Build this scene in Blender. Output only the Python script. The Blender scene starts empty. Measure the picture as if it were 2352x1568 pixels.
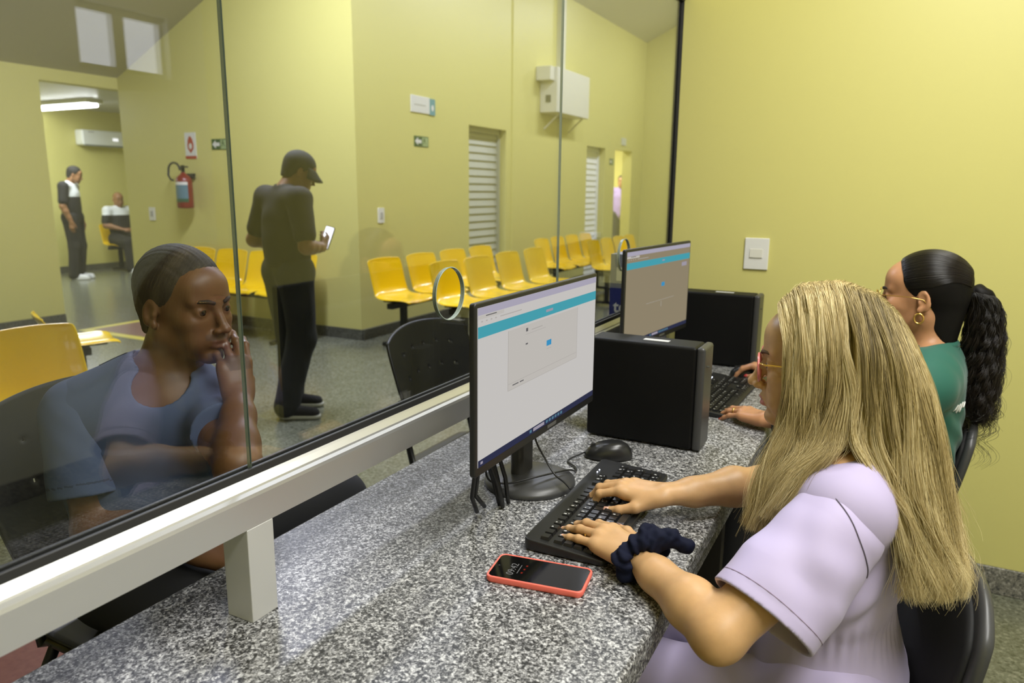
import bpy, bmesh, math, random
import numpy as np
from mathutils import Vector, Matrix
S = bpy.context.scene
COL = S.collection
rnd = random.Random(7)
# ------------------------------------------------------------------ camera
cam_d = bpy.data.cameras.new('camera'); cam = bpy.data.objects.new('camera', cam_d); COL.objects.link(cam)
cam_d.sensor_width = 36.0; cam_d.lens = 1696.0 * 36 / 2352; cam_d.clip_start = .02; cam_d.clip_end = 100
def cam_matrix(pitch, yaw, roll, loc):
    cp, sp = math.cos(pitch), math.sin(pitch)
    f = Vector((math.cos(yaw) * cp, math.sin(yaw) * cp, -sp)); r = Vector((math.sin(yaw), -math.cos(yaw), 0)); u = r.cross(f)
    c, s = math.cos(roll), math.sin(roll)
    r2 = c * r + s * u; u2 = -s * r + c * u
    m = Matrix(((r2.x, u2.x, -f.x), (r2.y, u2.y, -f.y), (r2.z, u2.z, -f.z))).to_4x4(); m.translation = loc
    return m
CAM = Vector((0, 0, 1.39))
cam.matrix_world = cam_matrix(.2029199, .480497, .0091587, CAM)
cam_d.dof.use_dof = True; cam_d.dof.focus_distance = 1.32; cam_d.dof.aperture_fstop = 5.0
S.camera = cam
# ------------------------------------------------------------------ world, exposure
S.view_settings.view_transform = 'Standard'; S.view_settings.look = 'None'
S.view_settings.gamma = 1.0; S.view_settings.use_curve_mapping = False
S.view_settings.exposure = 0.0
S.cycles.use_denoising = True
S.cycles.max_bounces = 10; S.cycles.transparent_max_bounces = 16; S.cycles.glossy_bounces = 5; S.cycles.diffuse_bounces = 5
S.cycles.caustics_reflective = False; S.cycles.caustics_refractive = False; S.cycles.sample_clamp_indirect = 6
W = bpy.data.worlds.new('world'); S.world = W; W.use_nodes = True
W.node_tree.nodes['Background'].inputs[0].default_value = (.9, .95, 1, 1); W.node_tree.nodes['Background'].inputs[1].default_value = .05
# ------------------------------------------------------------------ ceiling lamps of the two rooms
def lamp(name, loc, sx, sy, power, col=(1, .99, .95), rot=(0, 0, 0), spread=180):
    d = bpy.data.lights.new(name, 'AREA'); d.shape = 'RECTANGLE'; d.size = sx; d.size_y = sy; d.energy = power; d.color = col
    d.spread = math.radians(spread)
    o = bpy.data.objects.new(name, d); COL.objects.link(o); o.location = loc; o.rotation_euler = rot
    return o
COOL = (.96, 1, 1.24)
LP = [('staff_lamp', (1.55, -.2, 2.86), 1.2, .5, 43), ('staff_lamp', (.35, -.75, 2.86), 1.2, .5, 48),
      ('waiting_lamp', (3.6, 4.15, 3.9), 1.2, .3, 132, COOL), ('waiting_lamp', (4.6, 2.5, 4.4), 1.2, .3, 58, COOL), ('waiting_lamp', (7.0, 2.4, 4.4), 1.2, .3, 66, COOL), ('waiting_lamp', (9.6, 2.4, 4.4), 1.2, .3, 74, COOL),
      ('waiting_lamp', (12.2, 2.4, 4.4), 1.2, .3, 60, COOL)]
for l in LP: lamp(*l)
# ------------------------------------------------------------------ materials
MATS = {}
def srgb(r, g, b):
    f = lambda c: (c / 255 / 12.92) if c <= 10 else ((c / 255 + .055) / 1.055) ** 2.4
    return (f(r), f(g), f(b), 1)
def mat(name, col=(.5, .5, .5, 1), rough=.5, metal=0, spec=.5, noise=None, bump=None, emit=None, coat=0, sheen=0, sss=0, trans=0):
    if name in MATS: return MATS[name]
    m = bpy.data.materials.new(name); m.use_nodes = True; nt = m.node_tree; b = nt.nodes['Principled BSDF']
    b.inputs['Base Color'].default_value = col; b.inputs['Roughness'].default_value = rough; b.inputs['Metallic'].default_value = metal
    b.inputs['Specular IOR Level'].default_value = spec; b.inputs['Coat Weight'].default_value = coat
    if sheen: b.inputs['Sheen Weight'].default_value = sheen
    if trans: b.inputs['Transmission Weight'].default_value = trans
    if sss:
        b.inputs['Subsurface Weight'].default_value = sss; b.inputs['Subsurface Radius'].default_value = (.012, .004, .002); b.inputs['Subsurface Scale'].default_value = .5
    if emit: b.inputs['Emission Color'].default_value = emit[0]; b.inputs['Emission Strength'].default_value = emit[1]
    if noise or bump: tc = nt.nodes.new('ShaderNodeTexCoord')
    if noise:                                   # (scale, amount, second colour)
        n = nt.nodes.new('ShaderNodeTexNoise'); n.inputs['Scale'].default_value = noise[0]; n.inputs['Detail'].default_value = 4
        nt.links.new(tc.outputs['Object'], n.inputs['Vector'])
        r = nt.nodes.new('ShaderNodeValToRGB'); r.color_ramp.elements[0].position = .5 - noise[1]; r.color_ramp.elements[1].position = .5 + noise[1]
        r.color_ramp.elements[0].color = col; r.color_ramp.elements[1].color = noise[2]
        nt.links.new(n.outputs['Fac'], r.inputs['Fac']); nt.links.new(r.outputs['Color'], b.inputs['Base Color'])
    if bump:                                    # (scale, strength, distance)
        n = nt.nodes.new('ShaderNodeTexNoise'); n.inputs['Scale'].default_value = bump[0]; n.inputs['Detail'].default_value = 5
        nt.links.new(tc.outputs['Object'], n.inputs['Vector'])
        bp = nt.nodes.new('ShaderNodeBump'); bp.inputs['Strength'].default_value = bump[1]; bp.inputs['Distance'].default_value = bump[2]
        nt.links.new(n.outputs['Fac'], bp.inputs['Height']); nt.links.new(bp.outputs['Normal'], b.inputs['Normal'])
    MATS[name] = m
    return m
def emission(name, col, strength):
    if name in MATS: return MATS[name]
    m = bpy.data.materials.new(name); m.use_nodes = True; nt = m.node_tree; nt.nodes.clear()
    e = nt.nodes.new('ShaderNodeEmission'); e.inputs[0].default_value = col; e.inputs[1].default_value = strength
    o = nt.nodes.new('ShaderNodeOutputMaterial'); nt.links.new(e.outputs[0], o.inputs[0]); MATS[name] = m
    return m
def granite(name, scale, c0, c1, c2, c3, rough=.18):
    m = bpy.data.materials.new(name); m.use_nodes = True; nt = m.node_tree; b = nt.nodes['Principled BSDF']; L = nt.links.new
    tc = nt.nodes.new('ShaderNodeTexCoord')
    n1 = nt.nodes.new('ShaderNodeTexNoise'); n1.inputs['Scale'].default_value = scale; n1.inputs['Detail'].default_value = 3; n1.inputs['Roughness'].default_value = .65; n1.inputs['Distortion'].default_value = .6
    n2 = nt.nodes.new('ShaderNodeTexVoronoi'); n2.inputs['Scale'].default_value = scale * 1.9
    n3 = nt.nodes.new('ShaderNodeTexNoise'); n3.inputs['Scale'].default_value = scale * .16; n3.inputs['Detail'].default_value = 2
    for n in (n1, n2, n3): L(tc.outputs['Object'], n.inputs['Vector'])
    a = nt.nodes.new('ShaderNodeMath'); a.operation = 'MULTIPLY_ADD'; a.inputs[1].default_value = .30; L(n2.outputs['Color'], a.inputs[0]); L(n1.outputs['Fac'], a.inputs[2])
    c = nt.nodes.new('ShaderNodeMath'); c.operation = 'MULTIPLY_ADD'; c.inputs[1].default_value = .14; L(n3.outputs['Fac'], c.inputs[0]); L(a.outputs[0], c.inputs[2])
    r = nt.nodes.new('ShaderNodeValToRGB'); cr = r.color_ramp; cr.interpolation = 'EASE'
    cr.elements[0].position = .54; cr.elements[0].color = c0; cr.elements[1].position = .92; cr.elements[1].color = c3
    e = cr.elements.new(.66); e.color = c1; e = cr.elements.new(.78); e.color = c2
    L(c.outputs[0], r.inputs['Fac']); L(r.outputs['Color'], b.inputs['Base Color']); b.inputs['Roughness'].default_value = rough
    MATS[name] = m
    return m
G = lambda v: (v, v, v, 1)
WALL = mat('wall_yellow', (.655, .612, .215, 1), .40, bump=(220, .05, .002))
CEIL = mat('ceiling_white', (.52, .51, .46, 1), .7)
ALU = mat('brushed_aluminium', (.66, .66, .65, 1), .34, .75, bump=(90, .02, .001))
ALUW = mat('anodised_face', (.60, .60, .585, 1), .38, .35)
RUBBER = mat('black_rubber', G(.02), .5)
BLK = mat('black_plastic', G(.012), .42, bump=(700, .06, .0004))
BLKG = mat('black_gloss', G(.008), .2)
BLKS = mat('black_steel', G(.015), .35, .2)
DGREY = mat('charcoal_plastic', G(.045), .38, bump=(600, .08, .0004))
YEL = mat('yellow_plastic', (.83, .54, .004, 1), .2, coat=.3)
WHT = mat('white_plastic', (.78, .78, .75, 1), .35)
BEIGE = mat('beige_enamel', (.68, .67, .56, 1), .45)
SKIRTS = granite('granite_skirting', 90, G(.06), (.14, .135, .115, 1), (.22, .21, .18, 1), (.36, .35, .31, 1), .35)
GRANITE = granite('grey_granite', 165, G(.014), G(.075), G(.27), G(.60), .42)
FLOOR = granite('polished_terrazzo', 60, (.085, .09, .06, 1), (.135, .14, .10, 1), (.17, .175, .13, 1), (.26, .26, .2, 1), .22)
SKIRT = granite('terrazzo_skirting', 60, (.05, .05, .04, 1), (.08, .08, .065, 1), (.10, .10, .08, 1), (.16, .16, .13, 1), .3)
# architectural glass: fresnel mirror over a clear tint
GLASS = bpy.data.materials.new('clear_glass'); GLASS.use_nodes = True
_n = GLASS.node_tree; _n.nodes.clear()
_t = _n.nodes.new('ShaderNodeBsdfTransparent'); _t.inputs[0].default_value = (.965, .975, .965, 1)
_g = _n.nodes.new('ShaderNodeBsdfGlossy'); _g.inputs['Roughness'].default_value = 0.0
_f = _n.nodes.new('ShaderNodeFresnel'); _f.inputs[0].default_value = 1.52
_m = _n.nodes.new('ShaderNodeMixShader'); _o = _n.nodes.new('ShaderNodeOutputMaterial')
_ge = _n.nodes.new('ShaderNodeNewGeometry'); _mr = _n.nodes.new('ShaderNodeMapRange'); _mr.inputs[3].default_value = 1.6; _mr.inputs[4].default_value = 1 / 1.6
_n.links.new(_ge.outputs['Backfacing'], _mr.inputs[0]); _n.links.new(_mr.outputs[0], _f.inputs[0])
_n.links.new(_f.outputs[0], _m.inputs[0]); _n.links.new(_t.outputs[0], _m.inputs[1]); _n.links.new(_g.outputs[0], _m.inputs[2]); _n.links.new(_m.outputs[0], _o.inputs[0])
GEDGE = mat('glass_edge_green', (.30, .36, .31, 1), .25)
# ------------------------------------------------------------------ objects, parts, tags
def tag(o, label=None, cat=None, group=None, kind=None):
    if label: o['label'] = label
    if cat: o['category'] = cat
    if group: o['group'] = group
    if kind: o['kind'] = kind
    return o
def thing(name, label, cat, loc=(0, 0, 0), group=None):
    o = bpy.data.objects.new(name, None); COL.objects.link(o); o.location = loc; o.empty_display_size = .1
    return tag(o, label, cat, group)
def wloc(o):
    v = Vector((0, 0, 0))
    while o is not None: v = v + o.location; o = o.parent
    return v
def copy_tree(o, parent=None):
    c = o.copy(); COL.objects.link(c); c.parent = parent
    for ch in list(o.children): copy_tree(ch, c)
    return c
class MB:
    """mesh collector in world (or thing-local) coordinates"""
    def __init__(s): s.v = []; s.f = []; s.m = []; s.mi = 0
    def add(s, vs, fs):
        n = len(s.v); s.v += [tuple(float(c) for c in v) for v in vs]
        s.f += [tuple(i + n for i in f) for f in fs]; s.m += [s.mi] * len(fs); return s
    def slot(s, i): s.mi = i; return s
    def box(s, a, b):
        x0, y0, z0 = a; x1, y1, z1 = b
        return s.add([(x0, y0, z0), (x1, y0, z0), (x1, y1, z0), (x0, y1, z0), (x0, y0, z1), (x1, y0, z1), (x1, y1, z1), (x0, y1, z1)],
                     [(0, 3, 2, 1), (4, 5, 6, 7), (0, 1, 5, 4), (1, 2, 6, 5), (2, 3, 7, 6), (3, 0, 4, 7)])
    def tube(s, path, r, n=8, cap=True, closed=False):
        P = [Vector(p) for p in path]; N = len(P); R = r if isinstance(r, (list, tuple)) else [r] * N
        vs = []; up = None
        for i, p in enumerate(P):
            t = (P[(i + 1) % N] - P[i - 1]) if closed else (P[min(i + 1, N - 1)] - P[max(i - 1, 0)])
            t.normalize()
            if up is None: up = t.orthogonal().normalized()
            up = (up - t * up.dot(t)).normalized(); w = t.cross(up)
            for k in range(n):
                a = 2 * math.pi * k / n; vs.append(p + (up * math.cos(a) + w * math.sin(a)) * R[i])
        fs = []
        for i in range(N if closed else N - 1):
            for k in range(n): j = (i + 1) % N; fs.append((i * n + k, i * n + (k + 1) % n, j * n + (k + 1) % n, j * n + k))
        if cap and not closed: fs += [tuple(range(n - 1, -1, -1)), tuple((N - 1) * n + k for k in range(n))]
        return s.add(vs, fs)
    def lathe(s, prof, c=(0, 0, 0), n=24, cap=True):
        vs = [(c[0] + r * math.cos(2 * math.pi * k / n), c[1] + r * math.sin(2 * math.pi * k / n), c[2] + z) for r, z in prof for k in range(n)]
        fs = [(i * n + k, i * n + (k + 1) % n, (i + 1) * n + (k + 1) % n, (i + 1) * n + k) for i in range(len(prof) - 1) for k in range(n)]
        if cap: fs += [tuple(range(n - 1, -1, -1)), tuple((len(prof) - 1) * n + k for k in range(n))]
        return s.add(vs, fs)
    def prism(s, poly, a, b, fn):
        """polygon (u,v) extruded between depths a and b; fn(u,v,w) -> xyz"""
        n = len(poly)
        vs = [fn(u, v, a) for u, v in poly] + [fn(u, v, b) for u, v in poly]
        return s.add(vs, [tuple(range(n - 1, -1, -1)), tuple(range(n, 2 * n))] + [(i, (i + 1) % n, n + (i + 1) % n, n + i) for i in range(n)])
    def grid(s, pts, nu, nv, closed_u=False, skip=None):
        fs = []
        for j in range(nv - 1):
            for i in range(nu if closed_u else nu - 1):
                if skip and skip(i, j): continue
                i2 = (i + 1) % nu; fs.append((j * nu + i, j * nu + i2, (j + 1) * nu + i2, (j + 1) * nu + i))
        return s.add(pts, fs)
    def build(s, name, mats, parent=None, smooth=False, bevel=0, seg=2, solid=0, sub=0, angle=40, offset=-1):
        me = bpy.data.meshes.new(name)
        off = wloc(parent) if parent is not None else Vector((0, 0, 0))
        me.from_pydata([(x - off.x, y - off.y, z - off.z) for x, y, z in s.v], [], s.f)
        for m in (mats if isinstance(mats, (list, tuple)) else [mats]): me.materials.append(m)
        me.polygons.foreach_set('material_index', s.m)
        bm = bmesh.new(); bm.from_mesh(me); bmesh.ops.recalc_face_normals(bm, faces=bm.faces); bm.to_mesh(me); bm.free()
        o = bpy.data.objects.new(name, me); COL.objects.link(o)
        if parent is not None: o.parent = parent
        if solid: d = o.modifiers.new('solid', 'SOLIDIFY'); d.thickness = solid; d.offset = offset
        if bevel:
            d = o.modifiers.new('bevel', 'BEVEL'); d.width = bevel; d.segments = seg; d.limit_method = 'ANGLE'; d.angle_limit = math.radians(35)
        if sub: d = o.modifiers.new('sub', 'SUBSURF'); d.levels = sub; d.render_levels = sub
        if smooth: me.polygons.foreach_set('use_smooth', [True] * len(me.polygons))
        elif bevel: me.polygons.foreach_set('use_smooth', [True] * len(me.polygons)); d = o.modifiers.new('wn', 'WEIGHTED_NORMAL'); d.keep_sharp = True
        return o
def structure(mb, name, mats, **k):
    o = mb.build(name, mats, **k); o['kind'] = 'structure'; return o
def text_mesh(body, size, fn, depth=.001, bold=False):
    """flat letters as a mesh; fn(u,v,w) -> xyz"""
    cu = bpy.data.curves.new('letters', 'FONT'); cu.body = body; cu.size = size; cu.extrude = depth / 2
    if bold: cu.offset = size * .018
    ob = bpy.data.objects.new('letters', cu); COL.objects.link(ob)
    dg = bpy.context.evaluated_depsgraph_get(); me = bpy.data.meshes.new_from_object(ob.evaluated_get(dg))
    mb = MB(); mb.add([fn(v.co.x, v.co.y, v.co.z) for v in me.vertices], [tuple(p.vertices) for p in me.polygons])
    bpy.data.objects.remove(ob); bpy.data.curves.remove(cu); bpy.data.meshes.remove(me)
    return mb
def circle(cx, cy, r, n=24, ry=None):
    return [(cx + r * math.cos(2 * math.pi * k / n), cy + (ry or r) * math.sin(2 * math.pi * k / n)) for k in range(n)]
def rrect(x0, y0, x1, y1, r, n=4):
    o = []
    for cx, cy, a in ((x1 - r, y1 - r, 0), (x0 + r, y1 - r, 90), (x0 + r, y0 + r, 180), (x1 - r, y0 + r, 270)):
        o += [(cx + r * math.cos(math.radians(a + 90 * k / n)), cy + r * math.sin(math.radians(a + 90 * k / n))) for k in range(n + 1)]
    return o
# ------------------------------------------------------------------ the setting
ZC = .76                       # counter top
YG = .82                       # glass plane
XE = 2.925                     # end wall
YA, XB, YC = 4.36, 5.338, 7.53  # waiting-room walls
zs = lambda y: 3.95 - .455 * (y - YA)      # sloped ceiling over the waiting room
structure(MB().box((-3.2, -2.0, -.1), (15, 13, 0)), 'floor', FLOOR)
structure(MB().box((XE, -1.75, .0), (XE + .15, YG - .004, 2.95)), 'wall_end', WALL)
structure(MB().box((-1.4, -1.9, 0), (2.23, -1.75, 2.95)).box((2.71, -1.9, 0), (XE + .15, -1.75, 2.95)).box((2.23, -1.9, 0), (2.71, -1.75, 1.92)).box((2.23, -1.9, 2.22), (2.71, -1.75, 2.95)), 'wall_back', mat('wall_offwhite', (.62, .61, .52, 1), .5))
structure(MB().box((-1.55, -1.9, 0), (-1.4, YG, 2.95)), 'wall_near', WALL)
structure(MB().box((-1.55, -1.9, 2.9), (XE + .15, YG + .1, 3.0)), 'ceiling_staff', CEIL)
structure(MB().box((-1.55, YG - .03, 2.1), (XE, YG + .09, 2.9)), 'wall_header', WALL)
w1 = structure(MB().box((2.23, -1.88, 1.92), (2.71, -1.8, 1.95)).box((2.23, -1.88, 2.19), (2.71, -1.8, 2.22)).box((2.44, -1.88, 1.95), (2.50, -1.8, 2.19)).box((2.23, -1.88, 1.95), (2.245, -1.8, 2.19)).box((2.695, -1.88, 1.95), (2.71, -1.8, 2.19)), 'window_1', ALU)
LIT = emission('lit_frosted_pane', (.9, .92, 1, 1), 3.6)
for a, b in ((2.245, 2.44), (2.50, 2.695)):
    MB().box((a, -1.85, 1.95), (b, -1.84, 2.19)).build('pane', LIT, w1)
for sk, a, b in (('end', (XE - .012, -1.75, 0), (XE, YG - .03, .10)), ('back', (-1.4, -1.75, 0), (XE - .012, -1.738, .10))):
    structure(MB().box(a, b), 'baseboard_' + sk, SKIRTS, bevel=.004)
# waiting side
op = [(7.285, 8.166, 2.088), (10.73, 11.52, 2.05), (11.97, 12.84, 2.062)]
wa = MB(); x = XB + .15
for a, b, h in op:
    y0 = YA if a < 8 else YA - .015
    if a > 10 and x < 9: wa.box((x, YA, 0), (8.3, YA + .16, zs(YA) + .1)); x = 8.3
    wa.box((x, y0, 0), (a, YA + .16, zs(YA) + .1)); wa.box((a, y0, h), (b, YA + .16, zs(YA) + .1)); x = b
wa.box((x, YA - .015, 0), (13.41, YA + .16, zs(YA) + .1))
structure(wa, 'wall_waiting_back', WALL)
structure(MB().box((XB, YA, 0), (XB + .15, YC + .005, zs(YA) + .1)), 'wall_waiting_right', WALL)
structure(MB().box((-3.0, YC, 0), (4.51, YC + .15, 2.6)).box((4.51, YC, 2.39), (XB - .001, YC + .005, 2.6)).box((4.51, YC + .005, 2.39), (XB + .15, YC + .15, 2.6)), 'wall_waiting_left', WALL)
structure(MB().box((13.41, -1.9, 0), (13.56, YA + .2, 6)), 'wall_waiting_far', WALL)
structure(MB().box((-3.15, YG + .2, 0), (-3.0, YC, 6)), 'wall_waiting_near', WALL)
sc_ = MB(); sc_.add([(-3.2, YG - .1, zs(YG - .1)), (13.6, YG - .1, zs(YG - .1)), (13.6, YC + .16, zs(YC + .16)), (-3.2, YC + .16, zs(YC + .16)),
                     (-3.2, YG - .1, zs(YG - .1) + .1), (13.6, YG - .1, zs(YG - .1) + .1), (13.6, YC + .16, zs(YC + .16) + .1), (-3.2, YC + .16, zs(YC + .16) + .1)],
                    [(0, 1, 2, 3), (4, 7, 6, 5), (0, 4, 5, 1), (1, 5, 6, 2), (2, 6, 7, 3), (3, 7, 4, 0)])
structure(sc_, 'ceiling_waiting', CEIL)
structure(MB().box((XE + .15, -1.9, 0), (13.5, -1.75, 6)).box((-3.1, YG + .1, 3.0), (13.4, YG + .2, 5.7)), 'wall_outer', WALL)
# inner room seen past the corner, and the lit room behind the last doorway
structure(MB().box((3.0, 12.0, 0), (9.6, 12.15, 2.7)), 'wall_inner_back', WALL)
structure(MB().box((9.5, YC, 0), (9.65, 12.0, 2.7)).box((3.0, YC + .15, 0), (3.15, 12, 2.7)).box((XB + .15, YC, 0), (9.5, YC + .15, 2.7)), 'wall_inner_side', WALL)
structure(MB().box((3.0, YC + .15, 2.6), (9.6, 12.1, 2.7)), 'ceiling_inner', mat('ceiling_pvc', (.5, .5, .5, 1), .35))
structure(MB().box((10.3, 6.6, 0), (15, 6.7, 2.7)).box((10.2, YA + .16, 0), (10.3, 6.6, 2.7)).box((15, YA + .16, 0), (15.1, 6.6, 2.7)).box((13.56, YA + .06, 0), (15.1, YA + .16, 2.7)).box((10.2, YA + .16, 2.6), (15.1, 6.7, 2.7)), 'wall_lit_room', WALL)
lamp('lit_room_lamp', (12.9, 5.4, 2.55), .8, .8, 150)
lamp('inner_lamp', (6.4, 10.3, 2.5), .3, 1.4, 72, (.92, .97, 1))
lamp('inner_lamp', (4.3, 10.0, 2.5), .3, 1.4, 48, (.92, .97, 1))
for nm, a, b in (('waiting_back', (XB + .0, YA - .028, 0), (7.285, YA, .10)), ('waiting_right', (XB - .014, YA - .014, 0), (XB, YC, .10)), ('waiting_left', (-3, YC - .014, 0), (4.51, YC, .10)), ('inner_back', (3.15, 11.986, 0), (9.5, 12, .10))):
    structure(MB().box(a, b), 'baseboard_' + nm, SKIRT)
structure(MB().box((8.166, YA - .03, 0), (10.73, YA - .015, .10)).box((11.52, YA - .03, 0), (11.97, YA - .015, .10)), 'baseboard_waiting_back_far', SKIRT)
# louvred doors
LOUV = mat('louvre_white', (.50, .51, .43, 1), .45)
def louvre(n, x0, x1, h, y, m):
    d = MB(); d.box((x0, y, 0), (x1, y + .02, h))
    k = 0; z = .04
    while z + .085 < h:
        d.add([(x0 + .03, y, z), (x1 - .03, y, z), (x1 - .03, y - .018, z + .012), (x0 + .03, y - .018, z + .012), (x0 + .03, y, z + .078), (x1 - .03, y, z + .078)],
              [(0, 1, 2, 3), (3, 2, 5, 4), (0, 3, 4), (1, 5, 2)]); z += .088
    o = structure(d, f'door_{n}', m)
    MB().box((x0, y - .045, 0), (x0 + .03, y, h)).box((x1 - .03, y - .045, 0), (x1, y, h)).box((x0, y - .045, h - .05), (x1, y, h)).build('door_frame', m, o)
louvre(1, 7.285, 8.166, 2.085, YA + .13, LOUV)
louvre(2, 10.73, 11.52, 2.045, YA + .13, mat('louvre_bright', (.92, .93, .9, 1), .4))
# painted square under the extinguisher and a red lane beside the glass
RED = mat('red_floor_paint', (.17, .055, .04, 1), .35, noise=(40, .2, (.22, .085, .06, 1))); YLW = mat('yellow_floor_paint', (.72, .62, .05, 1), .35)
f1 = MB(); f1.box((4.33, 6.02, 0), (5.32, 7.06, .002)); f1.slot(1); f1.box((4.43, 6.12, 0), (5.22, 6.96, .0035))
tag(f1.build('floor_marking', [YLW, RED]), 'red painted floor square with yellow border below the fire extinguisher', 'floor marking')
tag(MB().box((.2, 1.98, 0), (1.36, 2.35, .002)).build('floor_marking', RED), 'dull red floor strip under the chair of the man in blue', 'floor marking')
# ------------------------------------------------------------------ glazed partition: panes, rail, posts, gasket
def pane(x0, x1, n):
    z0, z1, y0, y1 = .975, 2.1, YG - .003, YG + .003
    cx, cz, r = (x0 + x1) / 2, 1.1775, .054; K = 48
    mb = MB(); ring = [(cx + r * math.cos(2 * math.pi * k / K), cz + r * math.sin(2 * math.pi * k / K)) for k in range(K)]
    def sq(a):
        c, s = math.cos(a), math.sin(a); t = 1 / max(abs(c), abs(s)); return (cx + .12 * c * t, cz + .12 * s * t)
    outer = [sq(2 * math.pi * k / K) for k in range(K)]
    for y, fl in ((y0, 0), (y1, 1)):
        mb.add([(a, y, b) for a, b in ring] + [(a, y, b) for a, b in outer], [(k, (k + 1) % K, K + (k + 1) % K, K + k) for k in range(K)])
        for (a, b, c, d) in ((x0, z0, cx - .12, z1), (cx + .12, z0, x1, z1), (cx - .12, z0, cx + .12, cz - .12), (cx - .12, cz + .12, cx + .12, z1)):
            mb.add([(a, y, b), (c, y, b), (c, y, d), (a, y, d)], [(0, 1, 2, 3)])
    mb.slot(1)
    mb.add([(x0, y0, z0), (x0, y1, z0), (x0, y1, z1), (x0, y0, z1), (x1, y0, z0), (x1, y1, z0), (x1, y1, z1), (x1, y0, z1)], [(0, 1, 2, 3), (4, 5, 6, 7), (0, 1, 5, 4), (3, 2, 6, 7)])
    mb.add([(a, y0 - .0015, b) for a, b in ring] + [(a, y1 + .0015, b) for a, b in ring], [(k, (k + 1) % K, K + (k + 1) % K, K + k) for k in range(K)])
    o = structure(mb, f'window_{n}', [GLASS, GEDGE])
    rg = MB().tube([(cx + (r + .0005) * math.cos(2 * math.pi * k / 40), YG - .004, cz + (r + .0005) * math.sin(2 * math.pi * k / 40)) for k in range(40)], .0013, 6, closed=True)
    rg.build('hole_rim', GEDGE, o, smooth=True)
for i, (a, b) in enumerate(((-.363, .7355), (.7385, 1.8355), (1.8385, 2.918))): pane(a, b, i + 2)
structure(MB().box((2.918, YG - .012, .97), (2.927, YG + .012, 2.1)).box((-1.4, YG - .012, 2.085), (2.927, YG + .012, 2.102)), 'trim_1', RUBBER)
structure(MB().box((.736, YG - .0022, .99), (.738, YG + .0022, 2.1)).box((1.836, YG - .0022, .99), (1.838, YG + .0022, 2.1)), 'trim_2', mat('seam_silicone', (.02, .035, .025, 1), .3))
rail = thing('counter_rail', 'aluminium box rail on posts carrying the glass above the granite counter', 'rail', (1.0, .81, ZC))
rb = MB(); prof = [(.789, .907), (.789, .952), (.7905, .957), (.797, .960), (.7985, .963), (.806, .9705), (.811, .9745), (.829, .9745), (.838, .957), (.840, .907)]
vs = [(x, y, z) for x in (-1.4, 2.92) for y, z in prof]; n = len(prof)
rb.add(vs, [tuple(range(n)), tuple(range(2 * n - 1, n - 1, -1))] + [(i, (i + 1) % n, n + (i + 1) % n, n + i) for i in range(n)])
rb.build('rail_profile', ALU, rail)
MB().box((-1.4, .8095, .9735), (2.918, .8155, .986)).box((-1.4, .8245, .9735), (2.918, .8305, .986)).build('gasket', RUBBER, rail, bevel=.0015)
for px in (-.45, .696, 1.84, 2.84):
    MB().box((px, .7885, ZC), (px + .05, .8405, .907)).build('post', ALUW, rail, bevel=.0015)
# ------------------------------------------------------------------ counter
ct = thing('counter', 'long grey granite service counter running under the glass partition', 'counter', (1.2, .6, 0))
MB().box((-1.38, .267, ZC - .035), (XE - .002, .965, ZC)).build('worktop', GRANITE, ct, bevel=.006, seg=3)
MB().box((-1.38, .275, ZC - .075), (XE - .002, .30, ZC - .035)).build('front_apron', GRANITE, ct, bevel=.003)
MB().box((-1.38, .70, 0), (XE - .002, .78, ZC - .035)).build('support_panel', mat('dark_panel', (.02, .017, .013, 1), .5), ct)
for px in (-.9, .62, 1.86): MB().box((px, .34, 0), (px + .04, .70, ZC - .035)).build('support_leg', mat('dark_panel', (.02, .017, .013, 1), .5), ct)
# light switch on the end wall
sw = thing('light_switch', 'white rectangular light switch plate on the yellow end wall', 'switch', (XE, .48, 1.16))
MB().box((XE - .009, .436, 1.10), (XE, .525, 1.219)).build('plate', WHT, sw, bevel=.003)
MB().add([(XE - .009, .458, 1.145), (XE - .009, .505, 1.145), (XE - .009, .505, 1.178), (XE - .009, .458, 1.178), (XE - .014, .459, 1.146), (XE - .014, .504, 1.146), (XE - .011, .504, 1.177), (XE - .011, .459, 1.177)],
         [(4, 5, 6, 7), (0, 1, 5, 4), (1, 2, 6, 5), (2, 3, 7, 6), (3, 0, 4, 7)]).build('rocker', mat('rocker_cream', (.70, .69, .62, 1), .3), sw)
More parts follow.
